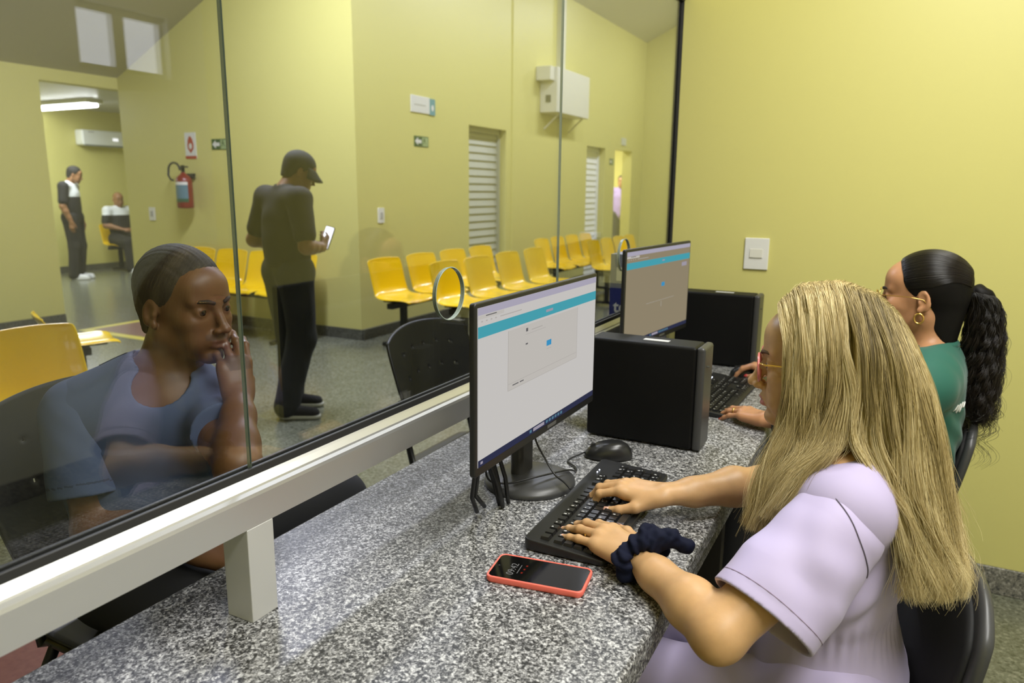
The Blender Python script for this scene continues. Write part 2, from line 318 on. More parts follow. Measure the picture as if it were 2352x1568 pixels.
# ------------------------------------------------------------------ things on the waiting-room walls
def wallplate(name, label, cat, x0, x1, z0, z1, m, y=YA, t=.008, group=None):
    o = MB().box((x0, y - t, z0), (x1, y, z1)).build(name, m, bevel=.002); return tag(o, label, cat, group)
FA = lambda y0: (lambda u, v, w: (u, y0 - w, v))             # decal on wall A (faces -y)
FB = lambda x0: (lambda u, v, w: (x0 - w, u, v))             # decal on wall B (faces -x); u = y
GRN = mat('sign_green', (.008, .07, .03, 1), .35); SWH = mat('sign_white', (.72, .72, .70, 1), .35); TEAL = mat('sign_teal', (.10, .30, .36, 1), .35)
GPALE = mat('sign_pale_green', (.33, .43, .22, 1), .35); SRED = mat('sign_red', (.42, .03, .012, 1), .35); SGREY = mat('sign_grey', (.45, .45, .44, 1), .4)
def exit_sign(name, label, place, u0, u1, v0, v1, flip):
    t = thing(name, label, 'exit sign', place(.5 * (u0 + u1), v0, 0))
    MB().prism([(u0, v0), (u1, v0), (u1, v1), (u0, v1)], 0, .004, place).build('board', GRN, t)
    X = (lambda s: u1 - (u1 - u0) * s) if flip else (lambda s: u0 + (u1 - u0) * s); Yv = lambda s: v0 + (v1 - v0) * s
    ar = [(X(.05), Yv(.5)), (X(.26), Yv(.88)), (X(.26), Yv(.66)), (X(.5), Yv(.66)), (X(.5), Yv(.34)), (X(.26), Yv(.34)), (X(.26), Yv(.12))]
    MB().prism(ar, .004, .005, place).build('arrow', SWH, t)
    d = MB()
    d.prism([(X(.56), Yv(.08)), (X(.96), Yv(.08)), (X(.96), Yv(.92)), (X(.56), Yv(.92))], .004, .0046, place)
    d.slot(1)
    rn = [[(.66, .5), (.78, .55), (.74, .70), (.64, .70)], [(.66, .5), (.70, .47), (.66, .30), (.60, .16), (.62, .34)], [(.74, .52), (.78, .50), (.82, .34), (.90, .3), (.80, .28)]]
    for pl in rn: d.prism([(X(a), Yv(b)) for a, b in pl], .0046, .0052, place)
    d.prism([(X(.70 + .045 * math.cos(q)), Yv(.79 + .07 * math.sin(q))) for q in np.linspace(0, 2 * math.pi, 12, endpoint=False)], .0046, .0052, place)
    d.build('door_symbol', [GPALE, GRN], t)
exit_sign('exit_sign', 'green exit sign with white arrow on the wall behind the yellow seat rows', FA(YA), 6.23, 6.48, 1.80, 1.903, False)
exit_sign('exit_sign', 'green exit sign with white arrow beside the fire extinguisher sign', FB(XB), 5.945, 6.17, 1.75, 1.853, True)
exit_sign('exit_sign', 'small green exit sign beside the bright far doorway', FA(YA - .015), 11.72, 11.9, 1.80, 1.90, False)
# room plate
t = thing('room_sign', 'white room name plate with a teal end block above the exit sign', 'sign', (6.38, YA, 2.12))
MB().box((6.18, YA - .012, 2.125), (6.50, YA, 2.285)).build('name_panel', SWH, t, bevel=.003)
q = MB().box((6.50, YA - .012, 2.12), (6.60, YA, 2.278)); q.slot(1); q.prism(circle(6.55, 2.19, .022, 14, .03), .012, .013, FA(YA)); q.build('icon_block', [TEAL, SWH], t)
MB().box((6.23, YA - .0128, 2.193), (6.43, YA - .012, 2.206)).build('name_line', SGREY, t)
tag(MB().box((12.25, YA - .03, 2.14), (12.47, YA - .015, 2.26)).build('room_sign', mat('plate_grey', (.62, .64, .56, 1), .4)), 'small pale plate above the bright far doorway', 'sign')
def switchplate(label, fn, u, v):
    t = thing('wall_socket', label, 'socket', fn(u, v, 0))
    MB().prism(rrect(u - .045, v - .07, u + .045, v + .07, .008), 0, .009, fn).build('plate', WHT, t)
    MB().prism(rrect(u - .018, v - .03, u + .018, v + .03, .006), .009, .013, fn).build('socket_module', SGREY, t)
switchplate('white socket plate on the wall left of the first yellow seats', FA(YA), 5.67, 1.14)
switchplate('white socket plate on the wall below and left of the fire extinguisher', FB(XB), 7.15, 1.10)
# fire sign
t = thing('fire_sign', 'white sign with a red symbol above the fire extinguisher', 'sign', (XB, 6.475, 1.665))
u0, u1 = 6.395, 6.555; fb = FB(XB)
MB().prism([(u0, 1.665), (u1, 1.665), (u1, 1.925), (u0, 1.925)], 0, .004, fb).build('board', SWH, t)
uc = .5 * (u0 + u1)
MB().prism([(u0, 1.665), (u1, 1.665), (u1, 1.695), (u0, 1.695)], .004, .005, fb).build('red_strip', SRED, t)
sy = MB(); ring = [(uc - .045, 1.81), (uc - .03, 1.86), (uc - .01, 1.885), (uc + .012, 1.89), (uc + .035, 1.85), (uc + .045, 1.80), (uc + .04, 1.765), (uc, 1.72), (uc - .042, 1.765)]
sy.prism(ring, .004, .005, fb); sy.slot(1); sy.prism(circle(uc, 1.79, .022, 14, .030), .005, .0056, fb); sy.build('symbol', [SRED, SWH], t)
# extinguisher
t = thing('fire_extinguisher', 'red fire extinguisher with a blue label hanging on the yellow wall', 'fire extinguisher', (XB - .1, 6.49, 1.17))
c = (XB - .105, 6.49, 0)
EXR = mat('extinguisher_red', (.20, .010, .006, 1), .3)
MB().lathe([(.0, 1.17), (.075, 1.175), (.08, 1.19), (.08, 1.44), (.07, 1.475), (.045, 1.50), (.025, 1.515), (.02, 1.53)], c, 28).build('cylinder', EXR, t, smooth=True)
lb = MB(); aa = np.linspace(math.pi * .62, math.pi * 1.42, 14)
for i, (za, zb, s) in enumerate(((1.405, 1.435, 0), (1.27, 1.405, 1), (1.235, 1.27, 2))):
    lb.slot(s); lb.grid([(c[0] + .0812 * math.cos(a), c[1] + .0812 * math.sin(a), z) for z in (za, zb) for a in aa], 14, 2)
lb.build('label', [SWH, mat('label_blue', (.10, .20, .26, 1), .4), mat('label_green', (.03, .10, .05, 1), .4)], t, smooth=True)
MB().box((c[0] - .015, c[1] - .012, 1.53), (c[0] + .015, c[1] + .012, 1.60)).box((c[0] - .02, c[1] - .07, 1.575), (c[0] + .01, c[1] + .05, 1.59)).build('valve', BLKS, t, bevel=.003)
hs = [(c[0] - .02, c[1] + .02 + .085 - .085 * math.cos(a) * 1.0, 1.55 + .075 * math.sin(a)) for a in np.linspace(0, math.pi, 12)] + [(c[0] - .03, c[1] + .185, 1.50), (c[0] - .05, c[1] + .13, 1.46), (c[0] - .06, c[1] + .08, 1.45)]
MB().tube(hs, .011, 8).build('hose', BLK, t, smooth=True)
MB().box((XB - .03, 6.44, 1.47), (XB, 6.54, 1.52)).build('wall_bracket', BLKS, t)
# big white wall box with duct
t = thing('wall_box', 'big white wall mounted enclosure with a small vent high behind the seats', 'enclosure', (9.6, YA - .015, 2.37))
MB().box((9.06, 4.10, 2.375), (10.16, YA - .015, 2.935)).build('casing', BEIGE, t, bevel=.008)
MB().box((9.052, 4.19, 2.50), (9.06, 4.26, 2.59)).build('vent', mat('vent_dark', (.10, .10, .06, 1), .6), t)
MB().box((8.93, 4.14, 2.76), (9.06, YA - .016, 2.93)).build('junction_box', BEIGE, t, bevel=.006)
for x in (9.2, 10.0): MB().tube([(x, YA - .016, 2.18), (x, 4.14, 2.36), (x, 4.12, 2.375)], .012, 6).build('bracket', BEIGE, t)
tag(MB().box((9.55, 4.26, 2.935), (9.66, YA - .016, zs(4.3) - .0)).build('duct', mat('duct_cream', (.66, .65, .5, 1), .45)), 'cream vertical cable duct rising from the white wall box', 'duct')
# air conditioner and tube lamp in the inner room
t = thing('air_conditioner', 'white split air conditioner on the far wall of the inner room', 'air conditioner', (8.1, 12, 2.0))
MB().box((7.66, 11.79, 2.03), (8.56, 12, 2.275)).build('body', mat('ac_white', (.8, .82, .8, 1), .3), t, bevel=.03, seg=3)
MB().box((7.70, 11.785, 2.02), (8.52, 11.86, 2.04)).build('air_outlet', mat('ac_grey', (.2, .22, .2, 1), .5), t)
MB().box((8.18, 11.78, 2.12), (8.27, 11.792, 2.16)).build('display', emission('ac_display', (1, 1, 1, 1), 1.2), t)
MB().box((7.76, 11.784, 2.235), (7.86, 11.792, 2.25)).build('badge', SGREY, t)
t = thing('tube_lamp', 'glowing fluorescent tube lamp on the inner room ceiling', 'lamp', (7.0, 10.9, 2.6))
TUBE = emission('tube_glow', (.95, .97, 1, 1), 14)
MB().box((6.86, 10.4, 2.545), (7.12, 11.9, 2.6)).build('housing', WHT, t, bevel=.006)
for x in (6.93, 7.05): MB().tube([(x, 10.45, 2.52), (x, 11.85, 2.52)], .025, 10).build('tube', TUBE, t, smooth=True)
# ------------------------------------------------------------------ beam seating
def shell(cx, cy, zt=.80, w=.44, low=1):
    """one moulded seat, local: faces -y; back top at y = cy"""
    pr = [(0, 0), (.006, -.012), (-.012, -.07), (-.03, -.15), (-.05, -.235), (-.068, -.285), (-.10, -.325), (-.15, -.345), (-.22, -.350), (-.31, -.345), (-.38, -.343), (-.42, -.352), (-.432, -.372)]
    wd = [.89, .945, .965, .965, .96, .97, .99, 1.0, 1.0, .99, .96, .90, .84]
    n = 11; pts = []
    for (dy, dz), k in zip(pr, wd):
        for i in range(n):
            u = -1 + 2 * i / (n - 1)
            bow = .030 * abs(u) ** 2.6
            back = max(0, min(1, (-.28 - dz) / -.28)) if dz > -.28 else 0
            py = cy + dy - bow * (1 if dz > -.29 else .15)
            pz = zt + (dz if dz < -.3 else -.3 + (dz + .3) * low) - (.012 * u * u if dz > -.05 else 0) + (bow * .75 if dz < -.30 else 0) - (.02 * max(0, abs(u) - .8) / .2 if dz < -.30 else 0)
            pts.append((cx + u * w * .5 * k, py, pz))
    return MB().grid(pts, n, len(pr))
SEATP = None
def bench(label, xs, y, rot=0, origin=None, legs=None, zt=.80, group=None, low=1, w=.44):
    """row of seats facing local -y along local x"""
    global SEATP
    root = thing('tandem_seat', label, 'seating', (0, 0, 0), group)
    for x in xs:
        s = shell(x, y, zt, w, low).build('seat', YEL, root, smooth=True, solid=.012, sub=1)
        MB().box((x - .14, y - .36, zt - .372), (x + .14, y - .12, zt - .355)).build('seat_bracket', BLKS, s)
    MB().box((xs[0] - .2, y - .26, zt - .42), (xs[-1] + .2, y - .20, zt - .372)).build('beam', BLKS, root, bevel=.004)
    for lx in (legs or (xs[0], xs[-1])):
        MB().box((lx - .03, y - .25, .03), (lx + .03, y - .21, zt - .41)).tube([(lx, y - .46, .02), (lx, y - .34, .04), (lx, y - .12, .04), (lx, y + .0, .02)], .02, 6).build('leg', BLKS, root)
    if origin: root.location = origin; root.rotation_euler = (0, 0, rot)
    else:                                   # pull the origin to the row's own base
        c = Vector((.5 * (xs[0] + xs[-1]), y - .23, 0)); root.location = c
        for ch in root.children: ch.location = ch.location - c
    return root
bench('four yellow seats in a row in front of the louvred door, nearest the wall', [5.23, 5.79, 6.35, 6.91], 4.03, w=.50)
bench('four yellow seats facing the glass, the row behind the round speaking hole', [5.25, 5.80, 6.38, 6.97], 3.42, w=.50)
bench('distant row of yellow seats against the back wall below the white enclosure', [8.38, 8.86, 9.34, 9.82], 4.0)
bench('distant row of yellow seats behind the blue box beside the bright doorway', [8.50, 8.96, 9.42, 9.84], 3.36)
bench('yellow seats against the wall under the extinguisher, behind the man in black', [-.66, -.22, .22, .66], .0, rot=-math.pi / 2, origin=(5.20, 5.57, 0))
bench('large near yellow seats behind the man in the blue shirt', [.73, 1.25, 1.77], 3.30, w=.48)
# low side seat facing along the wall, only its seat showing past the near row
bench('low yellow seat seen from the side between the near seats and the red floor square', [0], 0, rot=math.radians(66), origin=(2.60, 4.66, 0), zt=.78, low=.45)
bench('yellow seat in the inner room under the seated man in black and white', [0], 0, rot=0, origin=(7.93, 11.74, 0), zt=.78)
# bin
t = thing('waste_bin', 'beige round waste bin under the distant yellow seats', 'bin', (8.95, 3.0, 0))
MB().lathe([(.0, 0), (.12, .0), (.15, .26), (.155, .27)], (8.95, 2.98, 0), 24).build('body', BEIGE, t, smooth=True)
MB().lathe([(.0, .31), (.1, .305), (.16, .285), (.16, .265), (.0, .262)], (8.95, 2.98, 0), 24).build('lid', BEIGE, t, smooth=True)
# ------------------------------------------------------------------ visitor chairs
def visitor_chair(label, cx, yb, zt, zb, w, zseat, tilt=.08):
    t = thing('visitor_chair', label, 'chair', (cx, yb - .25, 0))
    nu, nv = 49, 44; holes = set()
    for r_, row in enumerate((9, 19)):
        for k in range(5):
            i = 10 + k * 7; holes.add((i, row + (0 if abs(k - 2) < 2 else 1)))
    pts = []
    for j in range(nv):
        v = j / (nv - 1); z = zt - v * (zt - zb)
        k = 1 - .30 * max(0, v - .45) ** 1.5 - .05 * (1 - v) ** 8
        for i in range(nu):
            u = -1 + 2 * i / (nu - 1)
            pts.append((cx + u * w * .5 * k, yb - .055 * u * u - tilt * v + .02 * (1 - v) ** 2, z - .030 * u * u * (1 - v) ** 2 - .01 * abs(u) ** 6 * (1 - v) + .02 * u * u * v ** 4))
    MB().grid(pts, nu, nv, skip=lambda i, j: (i, j) in holes).build('backrest', BLK, t, smooth=True, solid=.009)
    sp = []; ns = 13
    for j in range(ns):
        v = j / (ns - 1); yy = yb - tilt + .03 - v * .42
        kk = (1 - (2 * v - 1) ** 4 * .25)
        for i in range(ns):
            u = -1 + 2 * i / (ns - 1); sp.append((cx + u * .225 * kk * (1 - .06 * v), yy, zseat - .02 * (1 - u * u) * (1 - abs(2 * v - 1)) - (.03 * max(0, v - .8) / .2) ** 1))
    MB().grid(sp, ns, ns).build('seat', BLK, t, smooth=True, solid=.010, sub=1)
    for s in (-1, 1):
        x = cx + s * .20
        MB().tube([(x * .9 + cx * .1, yb - tilt * .5, zb + .12), (x, yb - tilt - .0, zb - .02), (x, yb - tilt - .03, zseat - .05), (x, yb - tilt - .06, zseat - .03), (x, yb - tilt - .36, zseat - .03)], .012, 8).build('back_support', BLKS, t, smooth=True)
        MB().tube([(x, yb - .16, zseat - .03), (x + s * .02, yb - .06, .25), (x + s * .03, yb - .03, .0)], .012, 8).build('leg', BLKS, t, smooth=True)
        MB().tube([(x, yb - .42, zseat - .03), (x + s * .02, yb - .46, .25), (x + s * .03, yb - .48, .0)], .012, 8).build('leg', BLKS, t, smooth=True)
    return t
visitor_chair('empty black visitor chair with perforated back behind the near monitor', 2.165, 1.50, .925, .56, .50, .47)
visitor_chair('black visitor chair with perforated back occupied by the man in the blue shirt', 1.0, 1.66, .955, .56, .50, .47)
# blue box on the public side of the counter
t = thing('suggestion_box', 'blue cardboard box with white letters standing on the counter behind the glass', 'box', (2.665, .90, ZC))
BLU = mat('box_blue', (.018, .026, .17, 1), .5); SLATE = mat('box_slate', (.16, .17, .20, 1), .5)
bx = MB().box((2.60, .855, ZC), (2.73, .945, 1.035)); bx.slot(1); bx.box((2.60, .855, 1.035), (2.73, .945, 1.16)); bx.build('carton', [BLU, SLATE], t)
FX = lambda u, v, w: (2.60 - w, .945 - u, v)
text_mesh('te', .062, lambda u, v, w: FX(.016 + u, .945 + v, w + .0006), .001, True).build('lettering', SWH, t)
MB().prism([(.024, 1.062), (.072, 1.062), (.072, 1.112), (.024, 1.112)], 0, .0008, FX).build('paper_label', mat('label_beige', (.60, .58, .42, 1), .6), t)
MB().prism([(.052, 1.158), (.089, 1.158), (.089, 1.105), (.070, 1.105)], 0, .0007, FX).build('blue_flash', BLU, t)
# ------------------------------------------------------------------ desk equipment
def R2(cx, cy, a):
    c, s = math.cos(a), math.sin(a)
    return lambda u, v, w: (cx + u * c - v * s, cy + u * s + v * c, w)
def uvbox(mb, fn, u0, v0, w0, u1, v1, w1, tp=0):
    mb.add([fn(u0, v0, w0), fn(u1, v0, w0), fn(u1, v1, w0), fn(u0, v1, w0), fn(u0 + tp, v0 + tp, w1), fn(u1 - tp, v0 + tp, w1), fn(u1 - tp, v1 - tp, w1), fn(u0 + tp, v1 - tp, w1)],
           [(0, 3, 2, 1), (4, 5, 6, 7), (0, 1, 5, 4), (1, 2, 6, 5), (2, 3, 7, 6), (3, 0, 4, 7)])
    return mb
SCR = emission('screen_page', (.82, .79, .76, 1), .66)
SCRB = emission('screen_page_dim', (.66, .55, .36, 1), .40)  # dim beige of oblique view and reflection, put into the glow colour
UI = dict(band=emission('screen_teal', (.085, .46, .56, 1), .72), tab=emission('screen_tabbar', (.62, .58, .72, 1), .62), card=emission('screen_card', (.78, .74, .69, 1), .64), line=emission('screen_line', (.68, .64, .60, 1), .60),
          ink=emission('screen_ink', (.22, .21, .22, 1), .5), btn=emission('screen_button', (.06, .38, .72, 1), .72), task=emission('screen_taskbar', (.045, .05, .11, 1), .6), icon=emission('screen_icon', (.14, .30, .42, 1), .6), pale=emission('screen_field', (.55, .50, .60, 1), .6))
def monitor(label, cx, cy, ang, z0, z1, w, base, screen_mat, dim, group=None):
    t = thing('monitor', label, 'monitor', (cx, cy, ZC))
    F = R2(cx, cy, ang); hw = w / 2
    P = lambda u, v, d: F(u, -d, v)                       # u right, v up, d toward the viewer
    fr = MB(); fr.prism(rrect(-hw, z0, hw, z1, .006), -.012, 0, P)
    fr.build('housing', BLK, t, bevel=.003)
    bk = MB(); bk.prism(rrect(-hw * .75, z0 + .05, hw * .75, z1 - .05, .03), -.04, -.012, P); bk.build('rear_cover', BLK, t, bevel=.01)
    b = .0085; y0 = z0 + .017; y1 = z1 - b; x0 = -hw + b; x1 = hw - b
    sc = MB()
    sc.prism([(x0, y0), (x1, y0), (x1, y1), (x0, y1)], .0, .0008, P)
    scr = sc.build('screen', screen_mat, t)
    X = lambda s: x0 + (x1 - x0) * s; Yv = lambda s: y1 - (y1 - y0) * s
    def R(m, a0, b0, a1, b1, lv=1): m.prism([(X(a0), Yv(b1)), (X(a1), Yv(b1)), (X(a1), Yv(b0)), (X(a0), Yv(b0))], .0008 + .0001 * lv, .0009 + .0001 * lv, P)
    pg = MB(); names = list(UI); sl = {k: i for i, k in enumerate(names)}
    def U(k, *a, lv=1): pg.slot(sl[k]); R(pg, *a, lv=lv)
    U('tab', .0, .0, 1, .045); U('band', 0, .115, 1, .185); U('task', 0, .955, 1, 1)
    U('card', .0, .048, .17, .07)
    for k in range(4): U('line', .02 + .03 * k, .082, .03 + .03 * k, .09, lv=2)
    U('line', .145, .082, .30, .088, lv=2); U('ink', .05, .052, .12, .058, lv=2)
    if not dim:
        U('card', .20, .20, .80, .60); U('line', .20, .555, .80, .558, lv=2); U('line', .20, .598, .80, .601, lv=2); U('line', .20, .2, .203, .6, lv=2)
        U('line', .33, .262, .50, .265, lv=2); U('line', .38, .24, .47, .247, lv=2); U('ink', .335, .222, .35, .245, lv=3); U('ink', .333, .325, .35, .335, lv=3)
        U('btn', .508, .365, .55, .405, lv=3); U('line', .508, .425, .55, .428, lv=2); U('line', .80, .2, .803, .6, lv=2)
        U('ink', .235, .57, .28, .577, lv=3); U('ink', .29, .57, .32, .577, lv=3); U('pale', .50, .14, .56, .158, lv=2)
    else:
        U('pale', .86, .215, .95, .262, lv=2); U('btn', .525, .40, .575, .445, lv=3); U('line', .30, .60, .75, .603, lv=2); U('line', .53, .62, .535, .68, lv=2); U('pale', .52, .14, .56, .155, lv=2)
    U('pale', .405, .964, .50, .988, lv=2)
    for k in range(6): U('icon', .515 + .027 * k, .966, .533 + .027 * k, .987, lv=2)
    U('pale', .015, .968, .03, .985, lv=2); U('icon', .375, .966, .392, .987, lv=2)
    pg.build('page', [UI[k] for k in names], scr)
    MB().prism([(.018, z0 + .006), (.06, z0 + .006), (.06, z0 + .0125), (.018, z0 + .0125)], 0, .0006, P).build('logo', mat('logo_grey', G(.10), .4), t)
    bx, by, br = base
    MB().lathe([(0, 0), (br, 0), (br + .002, .004), (br, .012), (br * .8, .020), (br * .45, .026), (0, .028)], (bx, by, ZC), 48).build('base', DGREY, t, smooth=True)
    nk = MB(); nk.prism(rrect(bx - .032, by + .005, bx + .032, by + .035, .012), ZC + .02, z0 + .13, lambda u, v, w: (u, v + .25 * (0), w)); nk.build('stand_neck', DGREY, t, smooth=False, bevel=.003)
    return t
monitor('nearer black monitor showing a pale web page with a teal band', 1.2925, .60, 0, .907, 1.208, .545, (1.372, .668, .098), SCR, False)
monitor('farther black monitor with a beige screen and green band next to the end wall', 2.318, .674, -.1036, .915, 1.222, .53, (2.31, .705, .10), SCRB, True)
def tower(label, x0, x1, y0, y1, h):
    t = thing('computer_tower', label, 'computer', (.5 * (x0 + x1), .5 * (y0 + y1), ZC))
    MB().box((x0, y0 + .02, ZC + .004), (x1, y1, ZC + h)).build('case', mat('case_black', G(.004), .5, spec=.2), t, bevel=.008, seg=3)
    fb_ = MB().box((x0 + .001, y0, ZC + .003), (x1 - .001, y0 + .021, ZC + h + .001)); fp = fb_.build('front_bezel', DGREY, t, bevel=.008, seg=3)
    MB().lathe([(0, 0), (.006, 0), (.006, .002), (0, .002)], (x0 + .03, y0, ZC + h - .05), 12).build('power_button', DGREY, fp)
    MB().box((x0 + .036, y0 + .10, ZC + h), (x0 + .056, y0 + .165, ZC + h + .0008)).build('sticker', mat('sticker_white', (.6, .6, .6, 1), .5), t)
    for q in ((x0 + .01, y0 + .03), (x1 - .03, y0 + .03), (x0 + .01, y1 - .05), (x1 - .03, y1 - .05)): MB().box((q[0], q[1], ZC), (q[0] + .02, q[1] + .02, ZC + .006)).build('foot', RUBBER, t)
tower('black desktop computer standing between the two monitors', 1.737, 1.832, .386, .684, .262)
tower('black desktop computer standing by the end wall behind the far monitor', 2.70, 2.795, .42, .72, .268)
LEG = mat('key_legend', (.72, .72, .70, 1), .35)
def keyboard(label, cx, cy, ang, w=.445, d=.155):
    t = thing('keyboard', label, 'keyboard', (cx, cy, ZC)); F = R2(cx, cy, ang); hw, hd = w / 2, d / 2
    zf = lambda v: ZC + .012 + .012 * (v + hd) / d
    o = rrect(-hw, -hd, hw, hd, .012); n = len(o); b = MB()
    b.add([F(u, v, ZC + .002) for u, v in o] + [F(u, v, zf(v)) for u, v in o], [tuple(range(n - 1, -1, -1)), tuple(range(n, 2 * n))] + [(i, (i + 1) % n, n + (i + 1) % n, n + i) for i in range(n)])
    b.build('body', BLK, t, bevel=.003)
    ks, lg, led = MB(), MB(), MB(); pit = .0186
    def key(u, v, wu, wv=1):
        dim = rnd.random() > .55
        z = zf(v); uvbox(ks, F, u + .0008, v + .0008, z, u + pit * wu - .0008, v + pit * wv - .0008, z + .0065, .0016)
        zz = z + .0067; a, b2 = u + .0045, v + pit * wv - .0065
        for k in range(0 if dim else 2):
            q = rnd.random(); uu = a + .0022 * k
            lg.add([F(uu, b2 - .0035 * q, zz), F(uu + .0010 + .001 * q, b2 - .0035 * q, zz), F(uu + .0014, b2 + .002, zz), F(uu + .0004, b2 + .002, zz)], [(0, 1, 2, 3)])
        if not dim and rnd.random() > .6: lg.add([F(a + .004, v + .004, zz), F(a + .0055, v + .004, zz), F(a + .0055, v + .006, zz), F(a + .004, v + .006, zz)], [(0, 1, 2, 3)])
    u0 = -hw + .012; v0 = -hd + .010
    rows = [[1.25, 1.25, 1.25, 5.75, 1.25, 1.25, 1.25, 1.25], [1.25, 1] + [1] * 10 + [2.25], [1.75] + [1] * 12 + [.75], [1.5] + [1] * 12 + [1], [1] * 13 + [1.5]]
    for r, row in enumerate(rows):
        u = u0
        for wk in row: key(u, v0 + r * pit, wk); u += pit * wk
    for k in range(13): key(u0 + pit * 1.09 * k, v0 + 5.35 * pit, 1)
    un = u0 + pit * 14.8
    for k in range(3):
        for r in (3, 4, 5.35): key(un + pit * k, v0 + r * pit, 1)
        key(un + pit * k, v0, 1)
    key(un + pit, v0 + pit, 1); um = un + pit * 3.25
    for r in range(5):
        for k in range(4): key(um + pit * k, v0 + r * pit, 1)
    ks.build('keys', mat('key_black', G(.014), .32), t); lg.build('key_legends', LEG, t)
    for k in range(2):
        q = F(um + .010 + .014 * k, hd - .017, zf(hd - .017) + .0008); led.lathe([(0, 0), (.0016, 0), (.0012, .0012), (0, .0014)], q, 8)
    led.build('indicator_light', emission('led_white', (.8, .85, 1, 1), 6), t)
keyboard('black full size keyboard under the hands of the blonde woman', 1.315, .474, .04)
keyboard('black keyboard under the hand of the dark haired woman', 2.275, .455, -.03)
def mouse(label, cx, cy, ang):
    t = thing('computer_mouse', label, 'mouse', (cx, cy, ZC)); F = R2(cx, cy, ang); pts = []; nu, nv = 24, 12
    for j in range(nv):
        ph = math.pi / 2 * j / (nv - 1)
        for i in range(nu):
            a = 2 * math.pi * i / nu
            u = .058 * math.copysign(abs(math.cos(a)) ** .8, math.cos(a)); v = .031 * math.copysign(abs(math.sin(a)) ** .8, math.sin(a)) * (1 - .12 * math.cos(a * 2))
            k = math.cos(ph) ** .55; h = .038 * math.sin(ph) * (1 - .22 * (u * k / .058) - .18 * (u * k / .058) ** 2)
            pts.append(F(u * k, v * k, ZC + .003 + h))
    MB().grid(pts, nu, nv, closed_u=True).build('shell', BLKG if False else mat('mouse_black', G(.016), .28), t, smooth=True)
    wl = MB(); q = F(.036, 0, ZC + .030); ax = F(.036, .01, ZC + .03); wl.tube([F(.036, -.004, ZC + .027), F(.036, .004, ZC + .027)], .008, 14); wl.build('scroll_wheel', RUBBER, t)
mouse('black computer mouse between the near keyboard and the black desktop computer', 1.605, .572, 1.95)
mouse('black computer mouse under the raised fingers beside the far computer tower', 2.60, .43, 2.0)
# phone
t = thing('smartphone', 'smartphone in a coral case lying on the granite beside the keyboard', 'phone', (1.016, .474, ZC))
F = R2(1.016, .474, math.atan2(.15, .99))
CORAL = mat('coral_silicone', (.88, .17, .125, 1), .45); PGL = mat('phone_glass', G(.004), .08)
o = rrect(-.041, -.082, .041, .082, .011, 6); n = len(o); i_ = rrect(-.0375, -.0785, .0375, .0785, .009, 6)
cs = MB(); lay = [([(u * .985, v * .985) for u, v in o], ZC + .0005), (o, ZC + .003), (o, ZC + .0095), ([(u * .985, v * .99) for u, v in o], ZC + .0108), (i_, ZC + .0108), (i_, ZC + .008)]
cs.add([F(u, v, z) for pl, z in lay for u, v in pl], [tuple(range(n - 1, -1, -1))] + [(k * n + i, k * n + (i + 1) % n, (k + 1) * n + (i + 1) % n, (k + 1) * n + i) for k in range(len(lay) - 1) for i in range(n)] + [tuple(range(5 * n, 6 * n))])
cs.build('case', CORAL, t, smooth=True)
MB().prism(i_, ZC + .008, ZC + .0102, F).build('screen', PGL, t)
TXT = emission('clock_white', (.8, .78, .74, 1), .26)
text_mesh('09:42', .0175, lambda u, v, w: F(-.024 + u, .040 + v, ZC + .0103 + w), .0001).build('clock_digits', TXT, t)
d = MB(); uvbox(d, F, -.016, .034, ZC + .0102, .012, .0352, ZC + .0104); d.slot(1)
for k, q in enumerate((-.012, .0, .012)): uvbox(d, F, q - .002, .026 - .001 * k, ZC + .0102, q + .002, .029 - .001 * k, ZC + .0104)
d.build('status_icons', [TXT, emission('icon_red', (.6, .06, .03, 1), .4)], t)
MB().lathe([(0, 0), (.0018, 0), (.0018, .0002), (0, .0002)], F(0, .071, ZC + .0102), 10).build('camera_hole', mat('lens_grey', G(.03), .2), t)
# cables
def cable(name, label, pts, r=.0022, group=None):
    P = [Vector(p) for p in pts]; out = []
    for i in range(len(P) - 1):
        p0, p1, p2, p3 = P[max(i - 1, 0)], P[i], P[i + 1], P[min(i + 2, len(P) - 1)]
        for k in range(6):
            s = k / 6; out.append(.5 * ((2 * p1) + (p2 - p0) * s + (2 * p0 - 5 * p1 + 4 * p2 - p3) * s * s + (3 * p1 - p0 - 3 * p2 + p3) * s ** 3))
    out.append(P[-1])
    o = MB().tube(out, r, 7).build(name, BLK, smooth=True); return tag(o, label, 'cable', group)
z = ZC
cable('mouse_cable', 'thin black mouse cable crossing the round base of the near monitor', [(1.586, .625, z + .010), (1.53, .645, z + .004), (1.50, .615, z + .004), (1.47, .60, z + .006), (1.42, .60, z + .026), (1.34, .63, z + .034), (1.27, .675, z + .034), (1.235, .70, z + .06), (1.23, .69, z + .16)])
cable('keyboard_cable', 'thin black cable running from the near keyboard up behind the near monitor', [(1.335, .556, z + .022), (1.345, .575, z + .030), (1.352, .60, z + .040), (1.36, .625, z + .065), (1.35, .645, z + .11), (1.345, .65, z + .165)])
t = thing('cable_bundle', 'bundle of black cables hanging under the left corner of the near monitor', 'cables', (1.21, .67, ZC))
